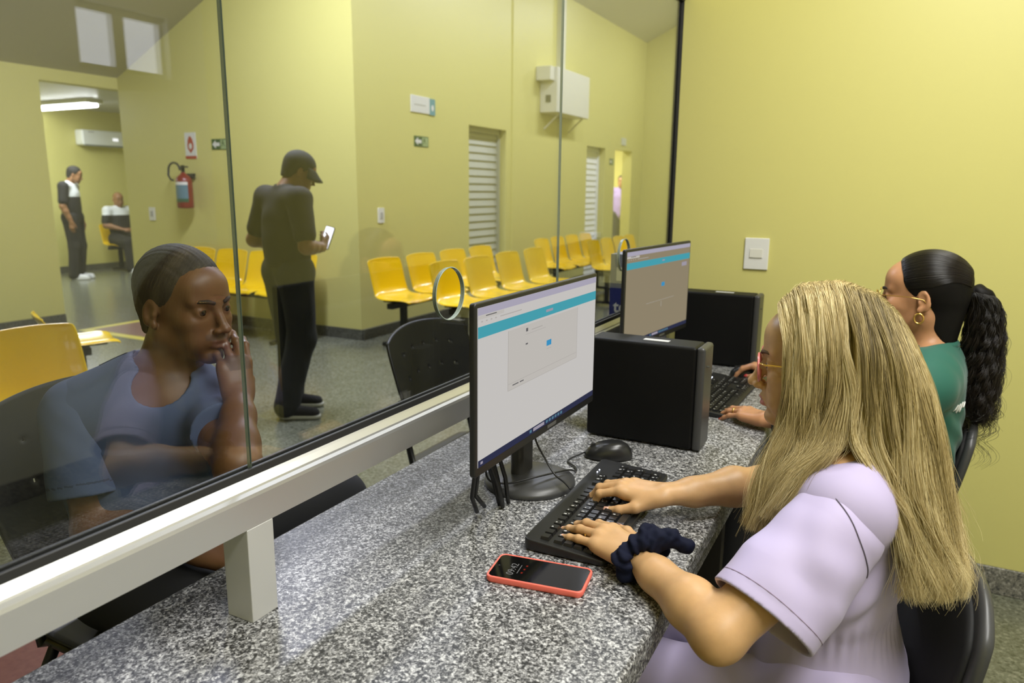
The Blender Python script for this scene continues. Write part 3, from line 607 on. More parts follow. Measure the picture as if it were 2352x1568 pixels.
for k in range(6):
    a = k * 1.05; dx, dy = .012 * math.cos(a), .012 * math.sin(a)
    pts = [(1.235 + dx, .655 + dy, z + .004), (1.225 + dx * 1.4, .66 + dy * 1.3, z + .06), (1.20 + dx * 1.6, .665 + dy, z + .12), (1.24 + dx, .66 + dy, z + .22 + .01 * k)] if k < 4 else [(1.18 + .03 * (k - 4), .69, z + .004), (1.15 + dx, .68, z + .05), (1.13 + dx, .66, z + .12), (1.18, .655, z + .21)]
    P = [Vector(p) for p in pts]; out = [P[0].lerp(P[1], s) for s in (0, .5)] + [P[1], P[1].lerp(P[2], .5), P[2], P[3]]
    MB().tube(out, .0045, 7).build('cable', BLK, t, smooth=True)
# ------------------------------------------------------------------ staff chairs
def staff_chair(label, cx, cy, zt, hw, ang=0):
    """black office chair facing +y; the back top centre stands at (cx, cy, zt)"""
    t = thing('office_chair', label, 'chair', (cx, cy + .28, 0)); F = R2(cx, cy, ang)
    def back(nu, nv, inset, off, v0=0, v1=1):
        pts = []
        for j in range(nv):
            v = v0 + (v1 - v0) * j / (nv - 1)
            k = (1 - .10 * (1 - v) ** 5 - .25 * v ** 2.2) - inset
            z = zt - v * .44; rc = .09 * v - .11 * max(0, v - .72) ** 1.0 * -1.2
            for i in range(nu):
                u = -1 + 2 * i / (nu - 1); au = abs(u)
                dz = -.055 * au ** 4 * (1 - v) ** 2
                pts.append(F(u * hw * k, rc + .03 * au ** 2.4 * (1 - .4 * v) + off, z + dz))
        return MB().grid(pts, nu, nv)
    back(19, 15, 0, 0).build('backrest', DGREY, t, smooth=True, solid=.022, sub=1)
    back(17, 13, .10, .016, .05, .9).build('back_pad', mat('black_mesh_fabric', G(.010), .8, bump=(900, .2, .0006)), t, smooth=True, solid=.012, sub=1)
    sp = []; n = 13
    for j in range(n):
        v = j / (n - 1)
        for i in range(n):
            u = -1 + 2 * i / (n - 1); k = (1 - .12 * abs(2 * v - 1) ** 4)
            sp.append(F(u * hw * 1.02 * k, .08 + v * .46, .450 - .018 * (1 - u * u) * (1 - (2 * v - 1) ** 2) - .03 * max(0, v - .8) * 4))
    MB().grid(sp, n, n).build('seat', mat('black_mesh_fabric', G(.010), .8), t, smooth=True, solid=.06, sub=1)
    p = lambda u, v, w: F(u, v, w)
    MB().tube([p(0, -.0, zt - .40), p(0, -.01, .42), p(0, .10, .39), p(0, .26, .39)], .022, 10).build('back_support', BLKS, t, smooth=True)
    MB().lathe([(.028, .10), (.028, .25), (.018, .25), (.018, .40)], F(0, .30, 0), 16).build('gas_lift', BLKS, t, smooth=True)
    for k in range(5):
        a = math.radians(90 + 72 * k); e = (.28 * math.cos(a), .30 + .28 * math.sin(a))
        lg = MB().tube([p(0, .30, .11), p(e[0] * .6, .30 + (e[1] - .30) * .6, .095), p(e[0], e[1], .07)], [.028, .022, .016], 8).build('base_leg', BLKS, t, smooth=True)
        MB().tube([p(e[0] - .012, e[1], .028), p(e[0] + .012, e[1], .028)], .028, 14).build('caster', BLK, lg)
    return t
staff_chair('black office chair of the blonde woman, its rim in the lower right corner', 1.38, -.16, .800, .225, .26)
staff_chair('black office chair of the dark haired woman beside the end wall', 2.34, -.225, .815, .225, .14)
# ------------------------------------------------------------------ organic shapes: blended rounded primitives meshed on a sparse grid
A3 = lambda v: np.array(v, dtype=np.float64)
def unit(v): v = A3(v); return v / np.linalg.norm(v)
class Fr:
    """frame: forward f, up u, origin t, scale s; local x = right, y = forward, z = up"""
    def __init__(s, t=(0, 0, 0), f=(0, 1, 0), u=(0, 0, 1), sc=1.0):
        f = unit(f); r = unit(np.cross(f, A3(u))); u = np.cross(r, f); s.R = np.stack([r, f, u], 1); s.t = A3(t); s.s = sc
    def p(s, v): return s.R @ (A3(v) * s.s) + s.t
    def d(s, v): return s.R @ A3(v)
    def inv(s, P): return ((np.asarray(P) - s.t) @ s.R) / s.s
class Clay:
    def __init__(s): s.ops = []; s.F = Fr()
    def cap(s, a, b, ra, rb=None, k=.012, fl=None, op='u'):
        F = s.F; a, b = F.p(a), F.p(b); rb = ra if rb is None else rb; ra, rb = ra * F.s, rb * F.s
        if np.linalg.norm(b - a) < 1e-6: b = a + A3((0, 0, 1e-5))
        n = None if fl is None else (unit(F.d(fl[0])), fl[1])
        s.ops.append((op, 'c', (a, b, ra, rb, n), k * F.s, .5 * (a + b), .5 * np.linalg.norm(b - a) + max(ra, rb))); return s
    def ell(s, c, r, k=.012, op='u', F2=None):
        F = s.F; R = F.R if F2 is None else F.R @ F2
        s.ops.append((op, 'e', (F.p(c), A3(r) * F.s, R), k * F.s, F.p(c), max(r) * F.s)); return s
    def plane(s, p, n, k=.002):
        """keep what lies behind the plane"""
        s.ops.append(('i', 'p', (s.F.p(p), unit(s.F.d(n))), k, s.F.p(p), 9)); return s
    def chain(s, pts, rs, k=.012, fl=None):
        for i in range(len(pts) - 1): s.cap(pts[i], pts[i + 1], rs[i], rs[i + 1], k, fl)
        return s
    @staticmethod
    def prim(t, q, P):
        if t == 'c':
            a, b, ra, rb, n = q; ba = (b - a).astype(np.float32); pa = P - a.astype(np.float32)
            h = np.clip((pa @ ba) / np.float32(ba @ ba), 0, 1); d = pa - h[:, None] * ba
            if n is not None: nn = n[0].astype(np.float32); d = d + (d @ nn)[:, None] * nn * np.float32(n[1] - 1)
            return np.sqrt(np.einsum('ij,ij->i', d, d)) - (ra + (rb - ra) * h)
        if t == 'e':
            c, r, R = q; l = (P - c.astype(np.float32)) @ R.astype(np.float32); k0 = np.sqrt(np.sum((l / r) ** 2, 1)); k1 = np.sqrt(np.sum((l / (r * r)) ** 2, 1)) + 1e-9
            return k0 * (k0 - 1) / k1
        return (P - q[0].astype(np.float32)) @ q[1].astype(np.float32)
    def ev(s, P, ops=None):
        d = np.full(len(P), 1e3, np.float32)
        for op, t, q, k, _, _ in (s.ops if ops is None else ops):
            e = Clay.prim(t, q, P).astype(np.float32)
            if op == 'u':
                h = np.clip(.5 + .5 * (d - e) / k, 0, 1); d = d + (e - d) * h - k * h * (1 - h)
            else:
                if op == 's': e = -e
                h = np.clip(.5 - .5 * (d - e) / k, 0, 1); d = d + (e - d) * h + k * h * (1 - h)
        return d
    def mesh(s, h):
        U = [o for o in s.ops if o[0] == 'u']
        lo = np.min([o[4] - o[5] for o in U], 0) - 3 * h; hi = np.max([o[4] + o[5] for o in U], 0) + 3 * h
        B = 14; nb = np.ceil((hi - lo) / (B * h)).astype(int); N = nb * B + 2
        g = np.stack(np.meshgrid(*[np.arange(n) for n in nb], indexing='ij'), -1).reshape(-1, 3)
        cen = (lo + (g + .5) * B * h).astype(np.float32); rad = B * h * .87
        keep = g[np.abs(s.ev(cen)) < rad * 1.7 + .012]
        ax = np.arange(B + 1); loc = np.stack(np.meshgrid(ax, ax, ax, indexing='ij'), -1).reshape(-1, 3)
        IDs, VS, FQ = [], [], []
        corner = [(i, j, k) for i in (0, 1) for j in (0, 1) for k in (0, 1)]
        edges = [(a, b) for a in range(8) for b in range(a + 1, 8) if sum(abs(x - y) for x, y in zip(corner[a], corner[b])) == 1]
        gid = lambda I: (I[..., 0].astype(np.int64) * N[1] + I[..., 1]) * N[2] + I[..., 2]
        for blk in keep:
            c0 = lo + (blk + .5) * B * h
            ops = [o for o in s.ops if o[0] == 'i' or np.linalg.norm(o[4] - c0) - o[5] < rad + o[3] + .012]
            if not any(o[0] == 'u' for o in ops): continue
            I = loc + blk * B; D = s.ev((lo + I * h).astype(np.float32), ops).reshape(B + 1, B + 1, B + 1)
            sg = D < 0
            if sg.all() or not sg.any(): continue
            cs = [D[a:a + B, b:b + B, c:c + B] for a, b, c in corner]; ss = sum((x < 0).astype(int) for x in cs)
            act = np.argwhere((ss > 0) & (ss < 8))
            if len(act) == 0: continue
            V8 = np.stack([x[act[:, 0], act[:, 1], act[:, 2]] for x in cs], 1)
            acc = np.zeros((len(act), 3)); cnt = np.zeros(len(act))
            for a, b in edges:
                va, vb = V8[:, a], V8[:, b]; m = (va < 0) != (vb < 0); t = np.where(m, va / np.where(m, va - vb, 1), 0)
                acc += m[:, None] * (A3(corner[a]) + t[:, None] * (A3(corner[b]) - A3(corner[a]))); cnt += m
            VS.append(lo + (act + blk * B + acc / cnt[:, None]) * h); IDs.append(gid(act + blk * B))
            for d in range(3):
                sl0 = [slice(0, B)] * 3; sl1 = [slice(0, B)] * 3; sl1[d] = slice(1, B + 1)
                s0, s1 = sg[tuple(sl0)], sg[tuple(sl1)]
                for flip, m in ((False, s0 & ~s1), (True, ~s0 & s1)):
                    e = np.argwhere(m)
                    if len(e) == 0: continue
                    E = e + blk * B; o1 = np.zeros(3, int); o2 = np.zeros(3, int); o1[(d + 1) % 3] = 1; o2[(d + 2) % 3] = 1
                    q = np.stack([gid(E), gid(E - o1), gid(E - o1 - o2), gid(E - o2)], 1)
                    FQ.append(q[:, ::-1] if flip else q)
        ids = np.concatenate(IDs); vs = np.concatenate(VS); fq = np.concatenate(FQ); o = np.argsort(ids); ids = ids[o]; vs = vs[o]
        ix = np.clip(np.searchsorted(ids, fq), 0, len(ids) - 1); ok = (ids[ix] == fq).all(1)
        return vs, ix[ok]
def clay_object(name, vs, fq, mats, parent=None, pick=None, smooth_it=2, disp=None):
    """mesh object from clay; pick(face centres) -> material index, disp(points, normals) -> offset"""
    me = bpy.data.meshes.new(name); off = A3(wloc(parent)) if parent is not None else A3((0, 0, 0))
    vs = np.asarray(vs, dtype=np.float64)
    if smooth_it:
        e = np.concatenate([fq[:, [0, 1]], fq[:, [1, 2]], fq[:, [2, 3]], fq[:, [3, 0]]])
        deg = np.bincount(e[:, 0], minlength=len(vs)) + np.bincount(e[:, 1], minlength=len(vs)); deg = np.maximum(deg, 1)
        for lam in [.5] * smooth_it:
            acc = np.stack([np.bincount(e[:, 0], vs[e[:, 1], c], len(vs)) + np.bincount(e[:, 1], vs[e[:, 0], c], len(vs)) for c in range(3)], 1)
            vs = vs + lam * (acc / deg[:, None] - vs)
    if disp is not None:
        a, b, c, d = (vs[fq[:, i]] for i in range(4)); fn = np.cross(c - a, d - b); vn = np.zeros_like(vs)
        for i in range(4):
            for q in range(3): vn[:, q] += np.bincount(fq[:, i], fn[:, q], len(vs))
        vn /= np.linalg.norm(vn, axis=1)[:, None] + 1e-12; vs = vs + vn * disp(vs, vn)[:, None]
    me.vertices.add(len(vs)); me.vertices.foreach_set('co', (vs - off).astype(np.float32).ravel())
    nf = len(fq); me.loops.add(nf * 4); me.loops.foreach_set('vertex_index', fq.astype(np.int32).ravel())
    me.polygons.add(nf); me.polygons.foreach_set('loop_start', np.arange(0, nf * 4, 4, dtype=np.int32)); me.polygons.foreach_set('loop_total', np.full(nf, 4, np.int32))
    for m in (mats if isinstance(mats, (list, tuple)) else [mats]): me.materials.append(m)
    if pick is not None: me.polygons.foreach_set('material_index', np.asarray(pick(vs[fq].mean(1)), dtype=np.int32))
    me.polygons.foreach_set('use_smooth', np.ones(nf, bool)); me.update(calc_edges=True); me.validate()
    bm = bmesh.new(); bm.from_mesh(me); be = [e for e in bm.edges if e.is_boundary]
    if be: bmesh.ops.holes_fill(bm, edges=be, sides=24); [setattr(f, 'smooth', True) for f in bm.faces]; bm.to_mesh(me)
    bm.free()
    o = bpy.data.objects.new(name, me); COL.objects.link(o)
    if parent is not None: o.parent = parent
    return o
def vnoise(P, sc, seed=0):
    """cheap smooth noise from summed sines"""
    r = np.random.RandomState(seed); P = np.asarray(P) * sc; out = 0
    for k in range(7):
        w = r.normal(size=3) * (1 + .5 * k); out = out + np.sin(P @ w + r.rand() * 6.28) / (1 + .5 * k)
    return out / 3.2
# ------------------------------------------------------------------ heads, hands, faces
def head(C, F, male=False, ear=True, jaw=1.0):
    o = C.F; C.F = F
    C.ell((0, -.012, .035), (.073, .095, .082), .01)
    C.ell((0, .028, -.030), (.059, .060, .078), .03)
    C.cap((-.047 * jaw, -.004, -.055), (-.012, .070, -.098), .018, .014, .02).cap((.047 * jaw, -.004, -.055), (.012, .070, -.098), .018, .014, .02)
    for s in (-1, 1):
        C.ell((s * .037, .056, -.024), (.026, .028, .024), .016)
        C.cap((s * .044, .070, .019), (s * .012, .086, .015), .009 if male else .007, .009, .012)
        C.ell((s * .033, .062, -.060), (.024, .022, .026), .018)
    C.ell((0, .052, .045), (.056, .040, .040), .02)
    C.ell((0, .080, -.097), (.016, .013, .012), .012)
    C.cap((0, .087, .010), (0, .106, -.030), .0075, .0095, .010)
    C.ell((0, .1115, -.036), (.0105, .0105, .0090), .006)
    for s in (-1, 1): C.ell((s * .0125, .102, -.0395), (.0075, .0095, .0070), .005)
    C.ell((0, .082, -.060), (.026, .015, .018), .014)
    for s in (-1, 1):
        C.ell((s * .033, .092, -.001), (.017, .013, .0105), .010, 's')
    for s in (-1, 1):
        C.ell((s * .032, .0745, .0), (.0158, .0142, .0142), .003)
        C.ell((s * .032, .0905, -.0008), (.0125, .010, .0046), .002, 's')
    C.ell((0, .0925, -.0615), (.0205, .0095, .0055), .004); C.ell((0, .0915, -.0725), (.0180, .0095, .0062), .004)
    C.cap((-.019, .1005, -.0665), (.019, .1005, -.0665), .0020, None, .003, op='s')
    for s in (-1, 1):
        C.cap((s * .006, .111, -.0455), (s * .007, .102, -.044), .0030, None, .003, op='s')
        if ear:
            C.ell((s * .0755, -.014, -.006), (.0065, .0175, .030), .006, F2=np.array([[1, -s * .25, 0], [s * .25, 1, .2], [0, -.2, 1]]))
            C.ell((s * .0800, -.010, -.004), (.0050, .0100, .018), .004, 's'); C.ell((s * .076, -.004, -.030), (.0055, .007, .009), .005)
            C.ell((s * .0765, -.003, -.010), (.004, .004, .007), .004)
    C.F = o
def eyes(F, parent, iris=(.06, .03, .015, 1)):
    for s in (-1, 1):
        c = F.p((s * .032, .0745, 0)); mb = MB(); n = 20; pts = []
        for j in range(14):
            ph = math.pi * j / 13
            for i in range(n):
                a = 2 * math.pi * i / n; pts.append(tuple(F.p((s * .032 + .0128 * math.sin(ph) * math.cos(a), .0745 + .0132 * math.cos(ph), .0128 * math.sin(ph) * math.sin(a)))))
        for j in range(13):
            mb.slot(2 if j < 2 else (1 if j < 5 else 0))
            base = len(mb.v)
            mb.add(pts[j * n:(j + 2) * n], [(i, (i + 1) % n, n + (i + 1) % n, n + i) for i in range(n)])
        mb.build('eye', [mat('eye_white', (.62, .58, .54, 1), .2), mat('iris_brown', iris, .15), mat('pupil', G(.004), .1)], parent, smooth=True)
def brows(F, parent, m, th=.0042, w=1.0):
    for s in (-1, 1):
        pts = [F.p((s * x, y, z)) for x, y, z in ((.012, .0960, .0175), (.025, .0930, .0220), (.038, .0845, .0225), (.050, .0700, .0165))]
        MB().tube(pts, [th * .8 * F.s, th * F.s, th * .8 * F.s, th * .3 * F.s], 7).build('eyebrow', m, parent, smooth=True)
def hand(C, F, sx, fingers, thumb, sc=1.0):
    """F: wrist frame (y to the fingers, z = back of hand). fingers: (mcp, pip, dip, splay) degrees from index to little. Returns tip frames"""
    o = C.F; C.F = F
    kn = [(.0255, .083, .003), (.0085, .087, .0065), (-.0095, .083, .0045), (-.0265, .073, -.001)]
    ln = [(.043, .026, .020), (.047, .030, .021), (.043, .028, .021), (.034, .020, .018)]
    rd = [(.0092, .0083, .0073, .0058), (.0095, .0085, .0075, .0060), (.0090, .0081, .0071, .0057), (.0080, .0071, .0063, .0051)]
    tips = []
    for i, (x, y, z) in enumerate(kn):
        C.cap((x * .62 * sx, .004, -.002), (x * sx, y, z - .003), .0145, .0108, .012, fl=((0, 0, 1), 1.12))
    C.cap((.014 * sx, .030, -.007), (.020 * sx, .072, -.005), .013, .011, .014).cap((-.016 * sx, .02, -.006), (-.022 * sx, .062, -.006), .013, .010, .014)
    for i, (x, y, z) in enumerate(kn):
        m, p, d, sp = [math.radians(a) for a in fingers[i]]
        dr = A3((math.sin(sp) * sx, math.cos(sp), 0)); P = A3((x * sx, y, z)); ang = 0
        C.ell(P + A3((0, -.002, .0018)), (.0085, .011, .0075), .008)
        for j, (l, a) in enumerate(zip(ln[i], (m, p, d))):
            ang += a; v = dr * math.cos(ang) + A3((0, 0, -1)) * math.sin(ang); Q = P + v * l
            C.cap(P, Q, rd[i][j], rd[i][j + 1] if j < 2 else rd[i][3], .0035)
            if j < 2: C.ell(Q + A3((0, 0, .0006)), (rd[i][j + 1] * 1.04,) * 3, .003)
            P0, P = P, Q
        nrm = dr * math.sin(ang) + A3((0, 0, 1)) * math.cos(ang)
        tips.append((F.p(P), F.d(v), F.d(nrm), rd[i][3] * F.s))
    T = [A3((t[0] * sx, t[1], t[2])) for t in thumb]
    C.cap(T[0], T[1], .0150, .0115, .014).cap(T[1], T[2], .0108, .0094, .004).cap(T[2], T[3], .0094, .0068, .003).ell(T[2], (.0100,) * 3, .003)
    v = unit(T[3] - T[2]); n = unit(np.cross(np.cross(v, A3((sx * .8, 0, .6))), v)); tips.append((F.p(T[3]), F.d(v), F.d(n), .0072 * F.s))
    C.F = o
    return tips
def nails(tips, parent, m):
    for P, v, n, r in tips:
        s = np.cross(v, n); pts = []
        for j in range(4):
            for i in range(5):
                u = (i - 2) / 2; w = 1 - .18 * (j == 3) - .1 * (j == 0)
                pts.append(P + s * u * r * .80 * w + v * (r * (-.9 + .62 * j)) + n * (r * (1.03 - .26 * u * u - (.10 * (j == 3)) )))
        MB().grid(pts, 5, 4).build('fingernail', m, parent, smooth=True, solid=.0006, offset=0)
def ring(P, axis, r, m, parent, w=.004, t=.0013, name='ring'):
    a = unit(axis); u = unit(np.cross(a, A3((.3, .2, .9)))); v = np.cross(a, u); K = 28; pts = []
    for rr, ww in ((r, -w / 2), (r + t, -w / 2), (r + t, w / 2), (r, w / 2)): pts += [P + (u * math.cos(q) + v * math.sin(q)) * rr + a * ww for q in np.linspace(0, 2 * math.pi, K, endpoint=False)]
    mb = MB(); mb.add(pts, [(l * K + i, l * K + (i + 1) % K, ((l + 1) % 4) * K + (i + 1) % K, ((l + 1) % 4) * K + i) for l in range(4) for i in range(K)])
    return mb.build(name, m, parent, smooth=True)
def strands(name, curves, radius, m, parent, taper=.35, tone=None):
    """curves: list of (n,3) arrays -> one hair curves object"""
    off = A3(wloc(parent)); hc = bpy.data.hair_curves.new(name); hc.add_curves([len(c) for c in curves])
    P = np.concatenate(curves) - off
    hc.attributes['position'].data.foreach_set('vector', P.astype(np.float32).ravel())
    ra = hc.attributes.get('radius') or hc.attributes.new('radius', 'FLOAT', 'POINT')
    ra.data.foreach_set('value', np.concatenate([radius * (1 - (1 - taper) * np.linspace(0, 1, len(c)) ** 3) for c in curves]).astype(np.float32))
    if tone is not None: hc.attributes.new('tone', 'FLOAT', 'POINT').data.foreach_set('value', np.concatenate(tone).astype(np.float32))
    hc.materials.append(m); o = bpy.data.objects.new(name, hc); COL.objects.link(o); o.parent = parent
    return o
def hair_mat(name, root, mid, tip, pos=.25, rough=.38, var=.35, tone=False):
    m = bpy.data.materials.new(name); m.use_nodes = True; nt = m.node_tree; b = nt.nodes['Principled BSDF']; L = nt.links.new
    hi = nt.nodes.new('ShaderNodeHairInfo'); r = nt.nodes.new('ShaderNodeValToRGB'); cr = r.color_ramp
    cr.elements[0].color = root; cr.elements[1].color = tip; e = cr.elements.new(pos); e.color = mid
    if tone: at = nt.nodes.new('ShaderNodeAttribute'); at.attribute_name = 'tone'; L(at.outputs['Fac'], r.inputs['Fac'])
    else: L(hi.outputs['Intercept'], r.inputs['Fac'])
    hs = nt.nodes.new('ShaderNodeHueSaturation'); mr = nt.nodes.new('ShaderNodeMapRange'); mr.inputs[3].default_value = 1 - var; mr.inputs[4].default_value = 1 + var
    L(hi.outputs['Random'], mr.inputs[0]); L(mr.outputs[0], hs.inputs['Value']); L(r.outputs['Color'], hs.inputs['Color']); L(hs.outputs['Color'], b.inputs['Base Color'])
    b.inputs['Roughness'].default_value = rough; b.inputs['Specular IOR Level'].default_value = .4; MATS[name] = m
    return m
def spline(P, n):
    """Catmull-Rom resample of a polyline to n points"""
    P = A3(P); Q = np.concatenate([[2 * P[0] - P[1]], P, [2 * P[-1] - P[-2]]]); t = np.linspace(0, len(P) - 1 - 1e-6, n); i = t.astype(int); s = (t - i)[:, None]
    p0, p1, p2, p3 = Q[i], Q[i + 1], Q[i + 2], Q[i + 3]
    return .5 * (2 * p1 + (p2 - p0) * s + (2 * p0 - 5 * p1 + 4 * p2 - p3) * s ** 2 + (3 * p1 - p0 - 3 * p2 + p3) * s ** 3)
# ------------------------------------------------------------------ the blonde woman at the near keyboard
def skin(name, col, lip, nailc=None):
    m = mat(name, col, .44, noise=(60, .35, tuple(c * .86 for c in col[:3]) + (1,)), bump=(420, .12, .0006), sss=.12, spec=.4)
    return [m, mat(name + '_lip', lip, .35)]
def face_pick(F, extra=None):
    def pick(c):
        l = F.inv(c); o = np.zeros(len(c), int)
        o[(np.abs(l[:, 0]) < .0195) & (l[:, 1] > .088) & (l[:, 2] < -.0575 - .06 * np.abs(l[:, 0])) & (l[:, 2] > -.0785 + .14 * np.abs(l[:, 0])) & (np.abs(l[:, 2] + .066) < .013)] = 1
        return o
    return pick
w1_ = thing('person', 'woman with long blonde hair and pink glasses in a lavender uniform typing at the counter', 'person', (1.27, .02, 0))
SK1 = skin('fair_skin', (.60, .36, .17, 1), (.52, .20, .17, 1))
HB = Fr((1.283, .094, 1.116), (-.05, 1, -.07), (0, .07, 1), .97)
B = Clay(); head(B, HB, jaw=.95)
sL, eL, wL = (1.122, .045, .912), (.966, .172, .780), (1.104, .336, .793)
sR, eR, wR = (1.430, .045, .912), (1.492, .200, .803), (1.334, .356, .812)
B.cap((1.28, .045, .975), HB.p((0, -.02, -.055)), .056, .050, .03).cap((1.18, .03, .95), (1.37, .03, .95), .055, .055, .04)
B.cap((1.27, .035, .86), (1.27, .04, .72), .100, .085, .03, fl=((0, 1, 0), 1.5)).cap((1.27, .04, .72), (1.27, .045, .56), .085, .105, .05)
FL = Fr(wL, (.44, .895, .035), (-.12, .0, 1), 1.03); FRh = Fr(wR, (.0, 1, -.01), (-.10, 0, 1), 1.0)
for s, e, w_, bulge in ((sL, eL, FL, (.0, .0, .006)), (sR, eR, FRh, (0, 0, .004))):
    s, e = A3(s), A3(e); w = w_.t; m = e + .3 * (w - e) + A3(bulge)
    B.cap(s, e, .050, .0380, .02); B.ell(e, (.034, .034, .034), .012); B.cap(e, e + unit(e - .5 * (s + w_.t)) * .026, .030, .014, .014)
    B.cap(e, m, .0345, .0375, .02).cap(m, e + .72 * (w - e), .0370, .0285, .02).cap(e + .72 * (w - e), w, .0285, .0255, .02, fl=(w_.R[:, 2], 1.22))
for s in (-1, 1):
    B.chain([(1.27 + s * .09, .05, .52), (1.27 + s * .10, .38, .50), (1.27 + s * .09, .42, .10)], [.060, .050, .040], .01)
tipsL = hand(B, FL, 1, [(16, 34, 14, 6), (12, 18, 8, 1), (9, 12, 6, -5), (5, 8, 4, -12)], [(.020, .018, -.006), (.046, .050, -.012), (.056, .080, -.014), (.058, .104, -.018)])
tipsR = hand(B, FRh, -1, [(16, 46, 20, 7), (17, 36, 16, 1), (18, 38, 16, -6), (18, 36, 14, -13)], [(.020, .018, -.006), (.044, .046, -.016), (.052, .076, -.024), (.050, .102, -.030)])
vs, fq = B.mesh(.0025)
moles = [np.array(q) for q in ((1.02, .225, .825), (1.05, .27, .822))]
body1 = clay_object('body', vs, fq, SK1, w1_, face_pick(HB), 2)
NAIL1 = mat('nail_pink', (.62, .36, .27, 1), .22)
nails(tipsL, body1, NAIL1); nails(tipsR, body1, NAIL1)
eyes(HB, body1); brows(HB, body1, mat('brow_brown', (.10, .06, .03, 1), .8), .0032)
mole = MB(); mc = HB.p((-.055, .062, -.060)); mole.lathe([(0, -.002), (.002, -.001), (.002, .001), (0, .002)], mc, 8); mole.build('mole', mat('mole_brown', (.16, .08, .05, 1), .6), body1, smooth=True)
GOLD = mat('gold', (.85, .55, .16, 1), .22, 1.0)
k4 = FL.p((-.0095, .083, .0035)); v4 = FL.d((math.sin(math.radians(-4)), math.cos(math.radians(18)), -math.sin(math.radians(18))))
ring(k4 + v4 * .024, v4, .0092 * .95, GOLD, w1_, .0055, .0014)
# scrubs top
C1 = Clay()
C1.cap((1.27, .030, .885), (1.27, .036, .80), .150, .150, .03, fl=((0, 1, 0), 1.72)).cap((1.27, .036, .80), (1.27, .044, .715), .150, .126, .04, fl=((0, 1, 0), 1.50))
C1.cap((1.27, .044, .715), (1.27, .040, .60), .124, .158, .03, fl=((0, 1, 0), 1.25))
C1.cap((1.205, .030, .952), (1.345, .030, .952), .066, .066, .04).cap((1.152, .034, .924), (1.395, .034, .924), .076, .076, .03)
C1.ell((1.22, .10, .845), (.062, .055, .062), .03).ell((1.32, .10, .845), (.062, .055, .062), .03)
C1.cap((1.28, .036, .97), (1.28, .046, 1.02), .066, .060, .02)
C1.plane((1.27, .04, .575), (0, 0, -1))
C1.plane((1.28, .045, .994), (0, .35, 1))
C1.cap((1.28, .040, .97), (1.28, .06, 1.05), .056, .058, .004, op='s')
def sleeve(C, sh, cc, n, ln, r0, r1, flat):
    ax = unit(A3(cc) - A3(sh)); C.cap(sh, A3(cc) + ax * .05, r0, r1, .012, fl=(flat, 1.28))
cutL = A3((1.006, .121, .799)); nL = unit(cutL - A3((1.130, .042, .926))); fL = unit(np.cross(nL, unit(A3((1.01, .060, .768)) - A3((1.0, .179, .829)))))
S1 = Clay(); sleeve(S1, (1.110, .046, .900), cutL, nL, 0, .073, .083, fL); S1.plane(cutL, nL)
S1.cap(cutL - nL * .012, cutL + nL * .1, .073, .077, .002, fl=(fL, 1.28), op='s')
cutR = A3((1.475, .120, .80)); nR = unit(cutR - A3((1.42, .045, .93))); S2 = Clay()
fR = unit(np.cross(nR, A3((.1, -.9, .3))))
sleeve(S2, (1.415, .040, .918), cutR, nR, 0, .072, .080, fR); S2.plane(cutR, nR); S2.cap(cutR - nR * .012, cutR + nR * .1, .069, .073, .002, fl=(fR, 1.28), op='s')
LAV = mat('lavender_cloth', (.47, .41, .63, 1), .72, bump=(1500, .12, .0004), sheen=.12)
LAVD = mat('lavender_seam', (.26, .20, .30, 1), .8)
def fold1(P, N):
    r = P - A3((1.27, .04, 0)); a = np.arctan2(r[:, 0], r[:, 1]); wz = np.exp(-((P[:, 2] - .712) / .03) ** 2)
    d = .0016 * wz * np.sin(a * 46 + 2 * vnoise(P, 9, 1)) + .0065 * vnoise(P * A3((1, 1, .35)), 15, 2) * (.35 + np.exp(-((P[:, 2] - .77) / .07) ** 2))
    t = (P[:, 2] - .80) * .8 + (P[:, 1] + .02); return d + .004 * np.sin(t * 95 + vnoise(P, 14, 8) * 2.2) * np.exp(-((P[:, 2] - .80) / .06) ** 2)
vs, fq = C1.mesh(.004); top1 = clay_object('scrubs_top', vs, fq, LAV, w1_, None, 3, fold1)
def fsl(c, n, axis):
    def f(P, N):
        q = (P - c) @ n; s = (P - c) @ axis
        e = np.clip((-q - .016) / .05, 0, 1); return e * (.0035 * np.sin(s * 48 + q * 26 + 1.6 * vnoise(P, 14, 5)) + .0045 * vnoise(P, 17, 6))
    return f
for Sx, cc, nn, ff in ((S1, cutL, nL, fL), (S2, cutR, nR, fR)):
    ax2 = unit(np.cross(nn, ff)); vs, fq = Sx.mesh(.0025)
    pk = lambda c, cc=cc, nn=nn: (np.abs((c - cc) @ nn + .021) < .0011).astype(int)
    clay_object('sleeve', vs, fq, [LAV, LAVD], top1, None, 2, fsl(cc, nn, ax2))
def seam(name, pts, obj, m, r=.0011, out=.0006):
    """thin stitched line laid on an object's surface"""
    off = wloc(obj); P = spline([tuple(p) for p in pts], 40); res = []
    for p in P:
        ok, loc, nor, _ = obj.closest_point_on_mesh(Vector(p) - off)
        if ok: res.append(loc + nor * out + off)
    return MB().tube(res, r, 6).build(name, m, obj, smooth=True)
for ch in [c for c in top1.children if c.name.startswith('sleeve')]:
    cc, nn, ff = (cutL, nL, fL) if ch.name == 'sleeve' else (cutR, nR, fR)
    ax2 = unit(np.cross(nn, ff)); pts = [cc - nn * .022 + (ax2 * math.cos(q) * .085 + ff * math.sin(q) * .068) for q in np.linspace(0, 2 * math.pi, 30)]
    MB().tube([Vector(ch.closest_point_on_mesh(Vector(p) - wloc(ch))[1]) + wloc(ch) for p in pts], .0009, 6).build('hem_stitch', LAVD, top1, smooth=True)
sl0 = [c for c in top1.children if c.name == 'sleeve'][0]
